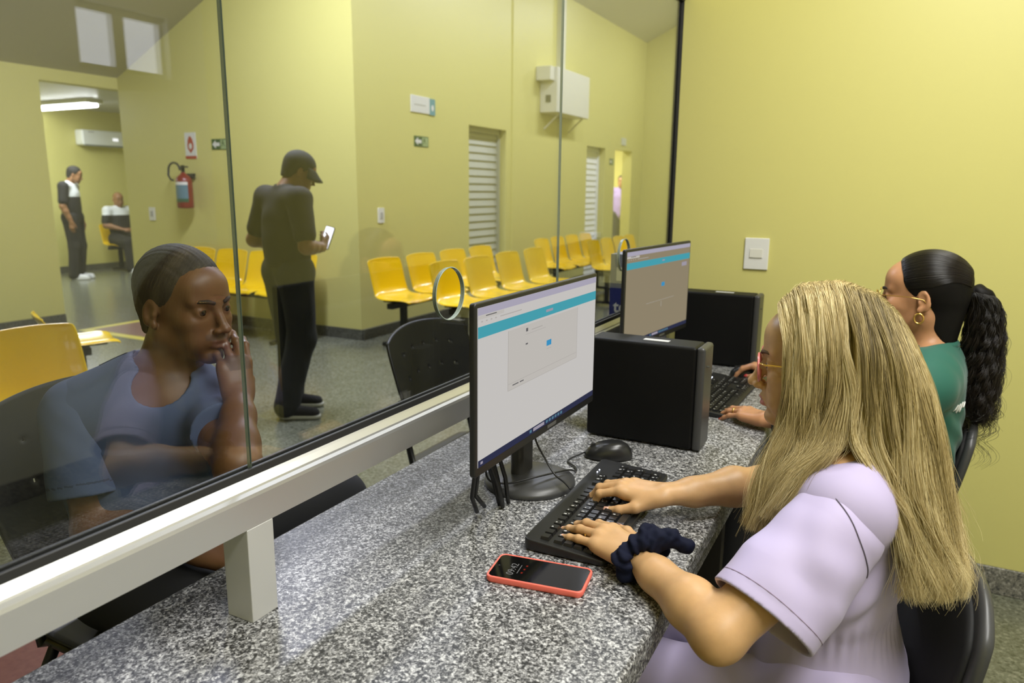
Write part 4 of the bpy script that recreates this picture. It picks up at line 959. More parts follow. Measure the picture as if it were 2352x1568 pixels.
arm = [(1.135, .100, .958), (1.107, .080, .964), (1.104, .070, .967), (1.096, .054, .968), (1.083, .038, .957), (1.075, .025, .940), (1.070, .012, .915), (1.073, .003, .890), (1.080, -.001, .871), (1.085, .003, .858)]
seam('armhole_seam', arm, sl0, mat('piping_dark', (.12, .10, .15, 1), .7), .0009)
seam('shoulder_seam', [(1.20, .035, 1.0), (1.185, .035, .99), (1.165, .036, .975), (1.155, .036, .968)], top1, LAVD, .0010)
# trousers and shoes
P1 = Clay()
P1.cap((1.19, .03, .565), (1.35, .03, .565), .115, .115, .03)
for s in (-1, 1): P1.chain([(1.27 + s * .085, .05, .535), (1.27 + s * .095, .40, .510), (1.27 + s * .085, .44, .12)], [.086, .072, .066], .03)
P1.plane((1.27, .04, .69), (0, 0, 1))
vs, fq = P1.mesh(.006); clay_object('trousers', vs, fq, LAV, w1_, None, 3, lambda P, N: .004 * vnoise(P, 14, 3) + .002 * np.sin(P[:, 1] * 60 + 3 * vnoise(P, 8, 4)))
for s in (-1, 1):
    q = Clay(); q.cap((1.27 + s * .085, .42, .05), (1.27 + s * .09, .58, .035), .045, .036, .02).plane((0, 0, .005), (0, 0, -1)); vs, fq = q.mesh(.006); clay_object('shoe', vs, fq, WHT, w1_)
# glasses
gl = MB(); PINK = mat('pink_acetate', (.62, .17, .16, 1), .18, coat=.4)
gs = bpy.data.objects.new('glasses', None); COL.objects.link(gs); gs.parent = w1_; gs.location = Vector(HB.p((0, .1, 0))) - wloc(w1_)
for s in (-1, 1):
    cp = [HB.p((s * .033 + .0265 * math.cos(a) * (1 + .10 * math.cos(2 * a)), .0985 - .15 * abs(s * .0 + .0265 * math.cos(a) * s) * (.6 if math.cos(a) * s > 0 else 0), -.004 + .0235 * math.sin(a))) for a in np.linspace(0, 2 * math.pi, 30, endpoint=False)]
    MB().tube(cp, .0021, 8, closed=True).build('lens_rim', PINK, gs, smooth=True)
    ln_ = MB(); ln_.add([tuple(p) for p in cp], [tuple(range(30))]); ln_.build('lens', GLASS, gs)
    tp = [HB.p((s * .0615, .094, .008)), HB.p((s * .071, .085, .007)), HB.p((s * .0765, .02, .004)), HB.p((s * .077, -.012, -.001)), HB.p((s * .075, -.03, -.022))]
    MB().tube(tp, .0016, 7).build('temple', GOLD, gs, smooth=True)
MB().tube([HB.p((-.008, .100, .004)), HB.p((0, .1035, .007)), HB.p((.008, .100, .004))], .0020, 8).build('bridge', PINK, gs, smooth=True)
# hair
GF = [[(1.27, .164, 1.215), (1.235, .156, 1.198), (1.205, .140, 1.151), (1.195, .136, 1.083), (1.19, .143, 1.01), (1.175, .158, .924), (1.165, .170, .836)],
      [(1.275, .137, 1.247), (1.228, .122, 1.221), (1.192, .107, 1.156), (1.184, .099, 1.09), (1.178, .101, 1.021), (1.155, .128, .945), (1.145, .160, .842)],
      [(1.28, .083, 1.256), (1.228, .068, 1.227), (1.187, .052, 1.163), (1.178, .043, 1.099), (1.168, .047, 1.036), (1.142, .085, .985), (1.128, .132, .905)]]
GK = [[(1.28, .080, 1.255), (1.228, .062, 1.227), (1.187, .043, 1.164), (1.178, .035, 1.100), (1.165, .027, 1.037), (1.150, -.002, .990), (1.145, -.038, .925), (1.138, -.060, .853), (1.136, -.069, .806)],
      [(1.28, .034, 1.243), (1.232, .014, 1.207), (1.192, -.009, 1.156), (1.180, -.025, 1.095), (1.170, -.039, 1.033), (1.158, -.056, .966), (1.148, -.076, .893), (1.143, -.090, .845), (1.145, -.093, .809)],
      [(1.28, .001, 1.214), (1.247, -.025, 1.170), (1.218, -.049, 1.116), (1.203, -.065, 1.069), (1.192, -.080, 1.008), (1.182, -.093, .947), (1.172, -.107, .886), (1.162, -.120, .847), (1.157, -.113, .816)],
      [(1.285, -.008, 1.19), (1.285, -.035, 1.15), (1.285, -.058, 1.10), (1.283, -.074, 1.05), (1.28, -.090, .99), (1.275, -.104, .93), (1.27, -.116, .87), (1.262, -.126, .83), (1.26, -.118, .80)]]
MX = lambda g: [(2 * 1.284 - x, y, z) for x, y, z in g]
NP_ = 26
def fam(gs): return [spline(g, NP_) for g in gs]
FF, KK = fam(GF), fam(GK)
FFm, KKm = fam([MX(g) for g in GF]), fam([MX(g) for g in GK[:3]])
Kall = KK + KKm[::-1]
def interp(f, u):
    i = min(int(u), len(f) - 2); s = u - i; return f[i] * (1 - s) + f[i + 1] * s
rs = np.random.RandomState(11); cv = []; tn = []; CWF = A3((7, 9, 6, 11, 8, 13, 7, 15)); CWP = A3((0, 1, 2, 3, 4, 5, 6, 7))
axis = A3((1.284, .03, 0)); cl = {}
def strand(f, u, depth, fid):
    c = interp(f, u).copy(); sd = 1 if c[6, 0] < 1.284 else -1; c[0] = c[0] + A3((.022 * sd, 0, -.012)); t = np.linspace(0, 1, NP_)[:, None]
    inn = A3((1.284, .045, 0)) - c; inn[:, 2] = 0; nn_ = inn / (np.linalg.norm(inn, axis=1)[:, None] + 1e-6)
    c = c + nn_ * (depth - .004) * (.35 + .65 * np.minimum(1, t * 4))
    c = c + A3((rs.normal() * .006, rs.normal() * .003, 0)) * np.clip(1 - t * 4, 0, 1)
    cw = np.sin(u * CWF + CWP + fid * 2.1) * 1.1 + .05 * rs.normal(size=8)
    w = np.concatenate([np.sin(t * (9 + cw[0]) + cw[1] * 3), np.sin(t * (8 + cw[2]) + cw[3] * 3), .3 * np.sin(t * 9 + cw[4])], 1)
    c = c + w * .0150 * t ** 1.2 + .008 * np.sin(t * (20 + 3 * cw[6]) + cw[7] * 3) * np.concatenate([nn_[:, 1:2], -nn_[:, 0:1], 0 * t], 1) * t ** 1.5
    c = c + rs.normal(size=3) * .0034 * t + rs.normal(size=3) * .0010
    if rs.rand() < .09 and not (fid == 0 and u < .35): c = c + (rs.normal(size=3) * A3((.013, .013, .008))) * t ** 1.6
    cut = 1 - .16 * rs.rand() ** 2 if rs.rand() < .7 else 1 - .45 * rs.rand()
    if fid == 1: c = c + np.concatenate([.012 * np.sin(t * 5 + cw[5]) * (t > .8), -.015 * np.clip(t - .86, 0, 1) * (1 + cw[2]), .0 * t], 1) * np.clip((t - .8) / .2, 0, 1)
    n = max(8, int(NP_ * cut)); tt = t[:, 0]
    to = .56 + .17 * np.sin(u * 23 + fid) + .10 * np.sin(u * 61 + 2) + .16 * rs.normal() + (.18 * np.exp(-((tt - .15) / .2) ** 2) * (fid == 0))
    if fid == 1: to = to - .42 * np.exp(-((u - .9) / .9) ** 2) * np.exp(-((tt - .16) / .20) ** 2) + .10 * (tt > .5)
    tn.append(np.clip((to - .25 * np.exp(-tt / .05) + 0 * tt), 0, 1)[:n]); return c[:n]
for k in range(13000): cv.append(strand(FF, rs.rand() * 2, .016 * rs.rand() ** 1.3, 0))
for k in range(20000): cv.append(strand(Kall, rs.rand() ** 1.15 * (len(Kall) - 1), .018 * rs.rand() ** 1.3, 1))
for k in range(2600): cv.append(strand(FFm, rs.rand() * 2, .016 * rs.rand() ** 1.3, 2))
HM = Clay()
def mass(f, us, r0, r1, din):
    for u in us:
        c = interp(f, u); t = np.linspace(0, 1, NP_); inn = A3((1.284, .045, 0)) - c; inn[:, 2] = 0; nn_ = inn / (np.linalg.norm(inn, axis=1)[:, None] + 1e-6)
        ds_ = np.linalg.norm(inn, axis=1); c = c + nn_ * np.minimum(din, .5 * ds_)[:, None]; c[:, 2] -= .036 * np.clip(1.25 - ds_ / .10, 0, 1) * (t < .5); idx = list(range(0, NP_ - 3, 4))
        for a, b in zip(idx[:-1], idx[1:]):
            ra = (r0 + (r1 - r0) * t[a]); rb = (r0 + (r1 - r0) * t[b]); HM.cap(c[a], c[b], ra, rb, .010)
mass(FF, np.linspace(0.12, 2, 6), .0125, .006, .023); mass(Kall, np.linspace(0, len(Kall) - 1, 17), .016, .012, .027); mass(FFm, np.linspace(.12, 2, 5), .0125, .006, .023)
HM.F = HB; HM.ell((0, -.016, .034), (.071, .088, .076), .012); HM.plane((0, .056, .062), (0, .75, -.66)); HM.F = Fr()
vs, fq = HM.mesh(.005)
HBASE = mat('hair_under_blonde', (.27, .20, .08, 1), .6, noise=(30, .3, (.36, .28, .115, 1)))
hmesh = clay_object('hair', vs, fq, HBASE, w1_, None, 3)
strands('hair_strands', cv, .00023, hair_mat('blonde_hair', (.14, .105, .045, 1), (.47, .36, .155, 1), (.80, .69, .40, 1), .5, .42, .12, True), hmesh, tone=tn)
# scrunchie on the left wrist
scr = Clay(); ax = unit(A3(wL) - A3(eL)); cw_ = A3(wL) - ax * .012; u1 = unit(np.cross(ax, A3((0, 0, 1)))); v1 = np.cross(u1, ax); N_ = 22
cr_ = []
for k in range(N_):
    a = 2 * math.pi * k / N_; rr = .036 + .004 * math.sin(a * 5); cr_.append(cw_ + (u1 * math.cos(a) * 1.0 + v1 * math.sin(a) * .88) * rr + ax * .006 * math.sin(a * 3 + 1))
for k in range(N_): scr.cap(cr_[k], cr_[(k + 1) % N_], .0125 + .003 * math.sin(k * 2.1), .0125 + .003 * math.sin((k + 1) * 2.1), .005)
q0 = cw_ + v1 * .030 - u1 * .0
q0 = cw_ + v1 * .036 + u1 * .012
scr.cap(q0, q0 + A3((.012, -.030, .004)), .014, .017, .006).cap(q0 + A3((.012, -.030, .004)), q0 + A3((.020, -.058, -.006)), .016, .012, .006).cap(q0 + A3((-.004, .008, .006)), q0 + A3((.012, .004, .012)), .014, .012, .006)
vs, fq = scr.mesh(.0028)
def scf(P, N):
    r = P - cw_; a = np.arctan2(r @ v1, r @ u1); return .0024 * np.sin(a * 13 + (r @ ax) * 160 + 3 * vnoise(P, 50, 9)) + .0016 * vnoise(P, 120, 4)
sco = clay_object('hair_scrunchie', vs, fq, mat('navy_cloth', (.004, .006, .020, 1), .85, spec=.2, bump=(900, .2, .0005)), None, None, 1, scf)
tag(sco, 'dark navy fabric scrunchie worn around the left wrist of the blonde woman', 'scrunchie')
# ------------------------------------------------------------------ the dark haired woman at the far keyboard
def limb(C, s, e, F, rs=(.052, .042, .041, .027), bulge=(0, 0, 0), k=.02):
    s, e = A3(s), A3(e); w = F.t; m = e + .3 * (w - e) + A3(bulge)
    C.cap(s, e, rs[0], rs[1], k); C.ell(e, (rs[1] * 1.02,) * 3, .015)
    C.cap(e, m, rs[1] * .97, rs[2], k).cap(m, e + .72 * (w - e), rs[2] * .98, rs[3] * 1.15, k).cap(e + .72 * (w - e), w, rs[3] * 1.15, rs[3], k, fl=(F.R[:, 2], 1.2))
def hairline(C, F, low=-.085, r=(.0775, .099, .0845), front=.045, cen=(0, -.017, .038)):
    C.F = F; C.ell(cen, r, .01); C.plane((0, front, .03), (0, .83, -.55), .004); C.cap((0, -.050, -.01), (0, -.040, -.112), .058, .047, .02); C.plane((0, .004, -.022), (0, .85, -.53), .004); C.plane((0, 0, low), (0, .05, -1), .006); C.F = Fr()
def gold_glasses(F, parent, m, r=.0011):
    gs = bpy.data.objects.new('glasses', None); COL.objects.link(gs); gs.parent = parent; gs.location = Vector(F.p((0, .1, 0))) - wloc(parent)
    for s in (-1, 1):
        cp = [F.p((s * .034 + .026 * math.cos(a), .108 - .006 * max(0, math.cos(a) * s), -.006 + .022 * math.sin(a))) for a in np.linspace(0, 2 * math.pi, 26, endpoint=False)]
        MB().tube(cp, r, 6, closed=True).build('lens_rim', m, gs, smooth=True)
        MB().add([tuple(p) for p in cp], [tuple(range(26))]).build('lens', GLASS, gs)
        MB().tube([F.p((s * .060, .101, .006)), F.p((s * .072, .08, .006)), F.p((s * .0775, .02, .004)), F.p((s * .0785, -.012, -.002)), F.p((s * .077, -.032, -.026))], r, 6).build('temple', m, gs, smooth=True)
    MB().tube([F.p((-.009, .109, .0)), F.p((0, .111, .003)), F.p((.009, .109, .0))], r, 6).build('bridge', m, gs, smooth=True)
p2 = thing('person', 'woman with a curly dark ponytail and thin gold glasses in a dark green shirt', 'person', (2.21, -.08, 0))
SK2 = skin('warm_skin', (.50, .25, .125, 1), (.40, .14, .11, 1))
H2 = Fr((2.195, -.066, 1.128), (.16, 1, -.05), (0, .05, 1), .97)
B = Clay(); head(B, H2, jaw=.95)
B.cap((2.20, -.095, .97), H2.p((0, -.022, -.055)), .054, .050, .03).cap((2.11, -.10, .955), (2.29, -.10, .955), .053, .053, .04)
B.cap((2.20, -.09, .86), (2.20, -.07, .70), .115, .10, .05, fl=((0, 1, 0), 1.3)).cap((2.20, -.07, .70), (2.20, -.05, .56), .10, .12, .05)
F2L = Fr((2.003, .272, .792), (.52, .85, -.02), (-.1, 0, 1), .95); F2R = Fr((2.555, .318, .806), (.22, .97, -.02), (.1, 0, 1), .95)
limb(B, (2.055, -.09, .915), (1.985, .055, .80), F2L, (.050, .040, .040, .026)); limb(B, (2.345, -.09, .915), (2.47, .10, .80), F2R, (.050, .040, .040, .026))
t2l = hand(B, F2L, 1, [(14, 22, 10, 4), (12, 18, 8, 1), (12, 16, 8, -4), (12, 16, 8, -10)], [(.020, .018, -.006), (.046, .050, -.012), (.052, .080, -.014), (.050, .104, -.018)], .95)
t2r = hand(B, F2R, -1, [(24, 24, 14, 5), (24, 26, 14, 1), (26, 28, 14, -4), (30, 30, 14, -10)], [(.020, .018, -.006), (.042, .046, -.022), (.046, .076, -.032), (.040, .100, -.036)], .95)
for s in (-1, 1): B.chain([(2.20 + s * .09, -.04, .56), (2.22 + s * .095, .31, .555), (2.22 + s * .085, .355, .10)], [.060, .048, .040], .01)
vs, fq = B.mesh(.0032); body2 = clay_object('body', vs, fq, SK2, p2, face_pick(H2), 2)
nails(t2l, body2, mat('nail_red', (.45, .05, .05, 1), .2)); nails(t2r, body2, mat('nail_red', (.45, .05, .05, 1), .2))
eyes(H2, body2); brows(H2, body2, mat('brow_black', (.012, .008, .006, 1), .8), .0036); gold_glasses(H2, p2, GOLD)
k4 = F2L.p((-.0095, .083, .0035)); v4 = F2L.d((0, 1, -.2)); ring(k4 + unit(v4) * .022, v4, .0088, GOLD, p2, .004)
q = H2.p((-.0775, -.004, -.040)); pts = [q + H2.d((-.002, .0105 * math.sin(a), -.011 + .0125 * math.cos(a))) for a in np.linspace(0, 2 * math.pi, 22, endpoint=False)]
MB().tube(pts, .0026, 8, closed=True).build('hoop_earring', GOLD, p2, smooth=True)
ax = unit(F2L.t - A3((1.985, .055, .80))); cw2 = F2L.t - ax * .030; uu = unit(np.cross(ax, A3((0, 0, 1)))); vv = np.cross(uu, ax)
ring(cw2, ax, .031, mat('watch_strap', G(.012), .45), p2, .018, .003, 'watch_strap')
wb = MB(); K = 20; zc_ = cw2 + vv * .033
wb.add([zc_ + uu * .017 * math.cos(a) + ax * .017 * math.sin(a) + vv * h for h in (-.003, .006) for a in np.linspace(0, 2 * math.pi, K, endpoint=False)], [tuple(range(K - 1, -1, -1)), tuple(range(K, 2 * K))] + [(i, (i + 1) % K, K + (i + 1) % K, K + i) for i in range(K)])
wb.build('watch_case', BLKG, p2, bevel=.001)
# green shirt
C2 = Clay()
C2.cap((2.20, -.100, .885), (2.20, -.085, .78), .152, .150, .03, fl=((0, 1, 0), 1.62)).cap((2.20, -.085, .78), (2.20, -.06, .60), .150, .160, .04, fl=((0, 1, 0), 1.4))
C2.cap((2.10, -.10, .930), (2.30, -.10, .930), .072, .072, .035).cap((2.20, -.098, .96), (2.195, -.088, 1.0), .068, .062, .02)
C2.ell((2.15, -.02, .84), (.06, .055, .06), .03).ell((2.25, -.02, .84), (.06, .055, .06), .03)
C2.cap((2.06, -.09, .915), (2.005, .012, .83), .074, .070, .02).cap((2.34, -.09, .915), (2.425, .03, .83), .074, .070, .02)
C2.plane((2.20, 0, .565), (0, 0, -1)); C2.plane((2.195, -.09, 1.005), (.05, .30, 1)); C2.plane((1.99, .03, .815), (-.36, .68, -.60), .003); C2.plane((2.44, .045, .815), (.45, .60, -.60), .003)
C2.cap((2.198, -.095, .97), (2.193, -.08, 1.05), .056, .056, .004, op='s')
GREEN = mat('green_cloth', (.010, .105, .072, 1), .75, bump=(1100, .1, .0004), sheen=.15)
vs, fq = C2.mesh(.005); top2 = clay_object('green_shirt', vs, fq, GREEN, p2, None, 3, lambda P, N: .005 * vnoise(P * A3((1, 1, .5)), 18, 12) + .003 * np.sin((P[:, 2] * 1.2 + P[:, 0]) * 70 + 2 * vnoise(P, 10, 3)) * (P[:, 2] < .86))
col = Clay(); kk = 20; cp = [A3((2.197 + .060 * math.sin(a), -.089 + .062 * math.cos(a), .998 - .010 * math.cos(a))) for a in np.linspace(.5, 2 * math.pi - .5, kk)]
for a, b in zip(cp[:-1], cp[1:]): col.cap(a, b, .012, .012, .004)
vs, fq = col.mesh(.004); clay_object('collar', vs, fq, GREEN, top2)
seam('back_lettering', [(2.085, -.155, .862), (2.09, -.17, .872), (2.095, -.17, .850), (2.105, -.17, .874), (2.11, -.17, .852), (2.12, -.17, .876), (2.125, -.17, .858), (2.14, -.17, .872)], top2, SWH, .0020, .0008)
T2 = Clay(); T2.cap((2.13, -.05, .565), (2.28, -.05, .565), .11, .11, .03)
for s in (-1, 1): T2.chain([(2.20 + s * .085, -.04, .565), (2.22 + s * .095, .32, .565), (2.22 + s * .085, .36, .10)], [.098, .076, .062], .03)
vs, fq = T2.mesh(.008); clay_object('trousers', vs, fq, mat('black_trousers', G(.012), .8), p2)
for s in (-1, 1): qv = Clay(); qv.cap((2.22 + s * .085, .34, .05), (2.225 + s * .09, .50, .035), .045, .036, .02).plane((0, 0, .005), (0, 0, -1)); vs, fq = qv.mesh(.006); clay_object('shoe', vs, fq, BLK, p2)
# hair: sleek cap, tie, curly tail
HD = mat('hair_under_dark', (.005, .004, .0035, 1), .6, spec=.2, bump=(260, .25, .001))
hc2 = Clay(); hairline(hc2, H2, -.120); vs, fq = hc2.mesh(.0035)
dh = clay_object('hair', vs, fq, HD, p2, None, 3)
tie = A3((2.222, -.170, 1.140)); TG = [(2.222, -.160, 1.140), (2.224, -.190, 1.143), (2.222, -.208, 1.110), (2.220, -.214, 1.055), (2.218, -.216, .985), (2.216, -.216, .91), (2.214, -.222, .85), (2.212, -.232, .79)]
tg = spline(TG, 40); rad = np.interp(np.linspace(0, 1, 40), [0, .08, .2, .45, .7, .9, 1], [.010, .022, .040, .050, .054, .046, .026])
pm = Clay()
for a in range(0, 36, 3): pm.cap(tg[a], tg[a + 3], rad[a] * .58, rad[a + 3] * .58, .012)
vs, fq = pm.mesh(.005); clay_object('ponytail', vs, fq, HD, p2, None, 2, lambda P, N: .006 * vnoise(P, 55, 5))
rs = np.random.RandomState(5); cv2 = []
for k in range(2600):
    a = rs.rand() * 6.283; rr = rs.rand() ** .5; L_ = rs.uniform(.72, 1.0); n = 40; t = np.linspace(0, L_, n); c = np.stack([np.interp(t * 39, np.arange(40), tg[:, i]) for i in range(3)], 1); R_ = np.interp(t * 39, np.arange(40), rad)
    off = np.stack([np.cos(a) * np.ones(n), np.sin(a) * np.ones(n) * .9, .15 * np.sin(a) * np.ones(n)], 1) * (R_ * rr)[:, None]
    g = int(a * 4) + 10 * int(rr * 4); ph = g * 1.7 + rs.normal() * .5; am = (.005 + .004 * ((g * 7) % 5) / 4) * np.clip(t * 2.2 - .25, 0, 1)
    curl = np.stack([np.sin(t * (30 + (g * 3) % 19) + ph), np.cos(t * (30 + (g * 3) % 19) + ph), .5 * np.sin(t * 40 + ph * 2)], 1) * am[:, None]
    c = c + off + curl + rs.normal(size=3) * .0025 * t[:, None]
    if rs.rand() < .05: c = c + (rs.normal(size=3) * A3((.02, .03, .012))) * (t ** 2)[:, None]
    cv2.append(c)
for k in range(60):                                     # loose spiral ends under the tail
    n = 26; t = np.linspace(0, 1, n); b = A3((2.212 + rs.normal() * .02, -.228 + rs.normal() * .024, .845)); g = k % 6
    c = b + np.stack([.012 * np.sin(t * 13 + g), -.02 * t * (g - 2.5) * .4 + .014 * np.cos(t * 13 + g), -t * (.06 + .02 * g)], 1); cv2.append(c)
for k in range(3200):                                   # combed-back cap
    a = rs.uniform(-1.45, 1.45); s0 = rs.uniform(.05, 1)
    n = 16; t = np.linspace(0, 1, n); x = np.sin(a); z = np.cos(a)
    st = A3((.079 * x, .058 + .022 * z - .03 * abs(x), .040 + .083 * z - .028 * abs(x))); en = H2.inv(tie[None])[0] + A3((.006 * x, 0, .010 * z))
    mid = A3((.081 * x, -.030, .040 + .086 * z - .020 * abs(x) ** 3)); mid2 = A3((.062 * x, -.085, .036 + .062 * z))
    c = spline([st, (st + mid) / 2 * A3((1.03, 1, 1.02)), mid, mid2, en], n)[int(s0 * 0):]
    l = c - A3((0, -.017, .038)); q = np.sqrt(np.sum((l / A3((.0775, .099, .0845))) ** 2, 1)); m_ = np.linspace(0, 1, n) < .93
    c = np.where(m_[:, None], A3((0, -.017, .038)) + l / np.maximum(q, .2)[:, None] * rs.uniform(1.0, 1.022), c)
    cv2.append(np.stack([H2.p(v) for v in c]))
strands('hair_strands', cv2, .0004, hair_mat('dark_hair', (.005, .004, .003, 1), (.010, .007, .005, 1), (.016, .010, .007, 1), .4, .3, .4), dh)
ring(tie + A3((0, -.012, .002)), A3((0, -1, .1)), .014, BLK, p2, .012, .004, 'hair_tie')
# ------------------------------------------------------------------ man in the blue shirt behind the glass
p3 = thing('person', 'man in a blue t-shirt resting his cheek on one hand behind the glass', 'person', (1.0, 1.40, 0))
SK3 = skin('brown_skin', (.150, .070, .030, 1), (.125, .05, .033, 1)) + [mat('stubble', (.090, .043, .022, 1), .6)]
H3 = Fr((1.038, 1.315, 1.146), (.07, -.99, -.05), (0, -.05, 1), 1.0)
def pick3(F):
    f0 = face_pick(F)
    def pick(c):
        o = f0(c); l = F.inv(c); o[(o == 0) & (l[:, 1] > .07) & (np.abs(l[:, 0]) < .030 - .1 * np.abs(l[:, 2] + .054)) & (l[:, 2] < -.046) & (l[:, 2] > -.058)] = 2
        o[(o == 0) & (l[:, 1] > .055) & (np.abs(l[:, 0]) < .022) & (l[:, 2] < -.088) & (l[:, 2] > -.115)] = 2
        return o
    return pick
B = Clay(); head(B, H3, True, jaw=1.06)
nk3 = A3((1.022, 1.380, .968)); s3R, s3L = A3((.895, 1.470, .918)), A3((1.040, 1.275, .905))
B.cap(nk3, H3.p((0, -.02, -.055)), .064, .058, .03).cap(s3R + (nk3 - s3R) * .3, s3L + (nk3 - s3L) * .3, .062, .062, .04)
F3b = unit(A3((-.62, -.78, 0)))
B.cap((1.005, 1.385, .86), (1.0, 1.40, .68), .135, .12, .05, fl=(F3b, 1.3)).cap((1.0, 1.40, .68), (1.0, 1.42, .56), .12, .14, .05)
F3L = Fr((1.022, 1.155, .972), (.36, .48, .80), (-.35, -.85, .45), .98); F3R = Fr((.905, 1.165, .690), (.35, -.9, -.1), (-.3, 0, 1), 1.0)
B.cap((1.012, 1.385, .90), (1.005, 1.385, .86), .128, .13, .04, fl=(F3b, 1.22)); limb(B, s3L, (.918, 1.052, .880), F3L, (.050, .039, .038, .027)); limb(B, s3R, (.862, 1.405, .70), F3R, (.056, .048, .048, .031))
hand(B, F3L, 1, [(10, 26, 16, 4), (10, 24, 16, 1), (14, 28, 18, -3), (20, 34, 20, -7)], [(.020, .018, -.008), (.034, .050, -.022), (.034, .080, -.034), (.027, .104, -.042)], 1.0)
hand(B, F3R, -1, [(20, 30, 15, 5), (20, 30, 15, 1), (22, 30, 15, -4), (24, 30, 15, -9)], [(.020, .018, -.006), (.046, .048, -.016), (.054, .076, -.024), (.050, .10, -.03)], 1.0)
K3 = {-1: ((.91, 1.40, .565), (.86, 1.06, .56), (.87, 1.10, .10)), 1: ((1.09, 1.40, .565), (1.44, 1.29, .555), (1.46, 1.27, .10))}
for s in (-1, 1): B.chain(K3[s], [.070, .055, .045], .01)
vs, fq = B.mesh(.0032); body3 = clay_object('body', vs, fq, SK3, p3, pick3(H3), 2)
eyes(H3, body3, (.02, .01, .006, 1)); brows(H3, body3, mat('brow_black', (.012, .008, .006, 1), .8), .0046)
hh = Clay(); hairline(hh, H3, -.058, (.0772, .099, .088), .058, (0, -.016, .040)); vs, fq = hh.mesh(.003)
clay_object('hair', vs, fq, mat('cropped_hair', (.010, .008, .006, 1), .75, bump=(700, .5, .0015)), p3, None, 5, lambda P, N: .0010 * vnoise(P, 260, 3))
C3 = Clay()
C3.cap((1.005, 1.385, .875), (1.0, 1.395, .76), .176, .172, .03, fl=(F3b, 1.42)).cap((1.0, 1.395, .76), (1.0, 1.41, .58), .172, .176, .04, fl=(F3b, 1.3))
C3.cap(s3R * .75 + nk3 * .25, s3L * .75 + nk3 * .25, .080, .080, .03).cap(s3R, s3L, .082, .082, .03).cap(nk3 - A3((0, 0, .03)), nk3 + A3((.003, -.012, .03)), .076, .070, .025)
cR = A3((.872, 1.428, .765)); C3.cap(s3R, cR + unit(cR - s3R) * .06, .084, .082, .014); nR3 = unit(A3((-.05, -.10, -.62)))
cL = A3((.980, 1.165, .910)); C3.cap(s3L, cL, .068, .060, .014)
C3.plane((1, 1.4, .57), (0, 0, -1)); C3.plane(cL, unit(cL - s3L), .003)
C3.cap(nk3 + A3((-.012, -.016, .014)), nk3 + A3((.006, -.03, .10)), .067, .072, .004, op='s'); C3.ell(nk3 + F3b * .070 + A3((0, 0, .012)), (.062, .058, .052), .006, 's')
BLUE = mat('blue_jersey', (.075, .105, .20, 1), .85, noise=(500, .4, (.062, .088, .17, 1)))
BLUED = mat('blue_seam', (.045, .06, .11, 1), .85)
C3b = Clay(); C3b.cap(s3R, cR + unit(cR - s3R) * .06, .084, .082, .014); C3b.plane(cR, unit(cR - s3R), .003)
# torso keeps its own sleeve stub; the open lower part of the right sleeve ends at the hem
C3.ops = [o for i, o in enumerate(C3.ops) if not (o[0] == 'u' and np.allclose(o[4], .5 * (s3R + cR + unit(cR - s3R) * .06)))]
vs, fq = C3.mesh(.005); top3 = clay_object('blue_shirt', vs, fq, [BLUE, BLUED], p3, None, 3, lambda P, N: .006 * vnoise(P * A3((1, 1, .5)), 13, 21) + .003 * np.sin((P[:, 2] + .5 * P[:, 0]) * 60 + 2.5 * vnoise(P, 9, 4)) * (P[:, 2] < .87))
vs, fq = C3b.mesh(.004); nn = unit(cR - s3R)
slv = clay_object('sleeve', vs, fq, [BLUE, BLUED], top3, lambda c: (np.abs((c - cR) @ nn + .026) < .0016).astype(int), 2, lambda P, N: .004 * vnoise(P, 16, 22))
seam('armhole_seam', [s3R + A3(q) for q in ((.075, -.035, .03), (.07, -.015, .075), (.045, .02, .09), (.03, .05, .06), (.03, .075, .0))], top3, BLUED, .0016)
seam('shoulder_seam', [s3R + (nk3 - s3R) * t + A3((0, 0, .09)) for t in (.25, .5, .8)], top3, BLUED, .0013)
T3 = Clay(); T3.cap((.92, 1.42, .57), (1.08, 1.42, .57), .12, .12, .03)
for s in (-1, 1): T3.chain(K3[s], [.105, .086, .070], .03)
vs, fq = T3.mesh(.008); clay_object('trousers', vs, fq, mat('dark_cloth', (.008, .008, .010, 1), .85), p3)
for s in (-1, 1): qv = Clay(); a_ = A3(K3[s][2]); qv.cap((a_[0], a_[1], .05), (a_[0] + .05 * s, a_[1] - .13, .035), .048, .038, .02).plane((0, 0, .005), (0, 0, -1)); vs, fq = qv.mesh(.006); clay_object('shoe', vs, fq, BLK, p3)
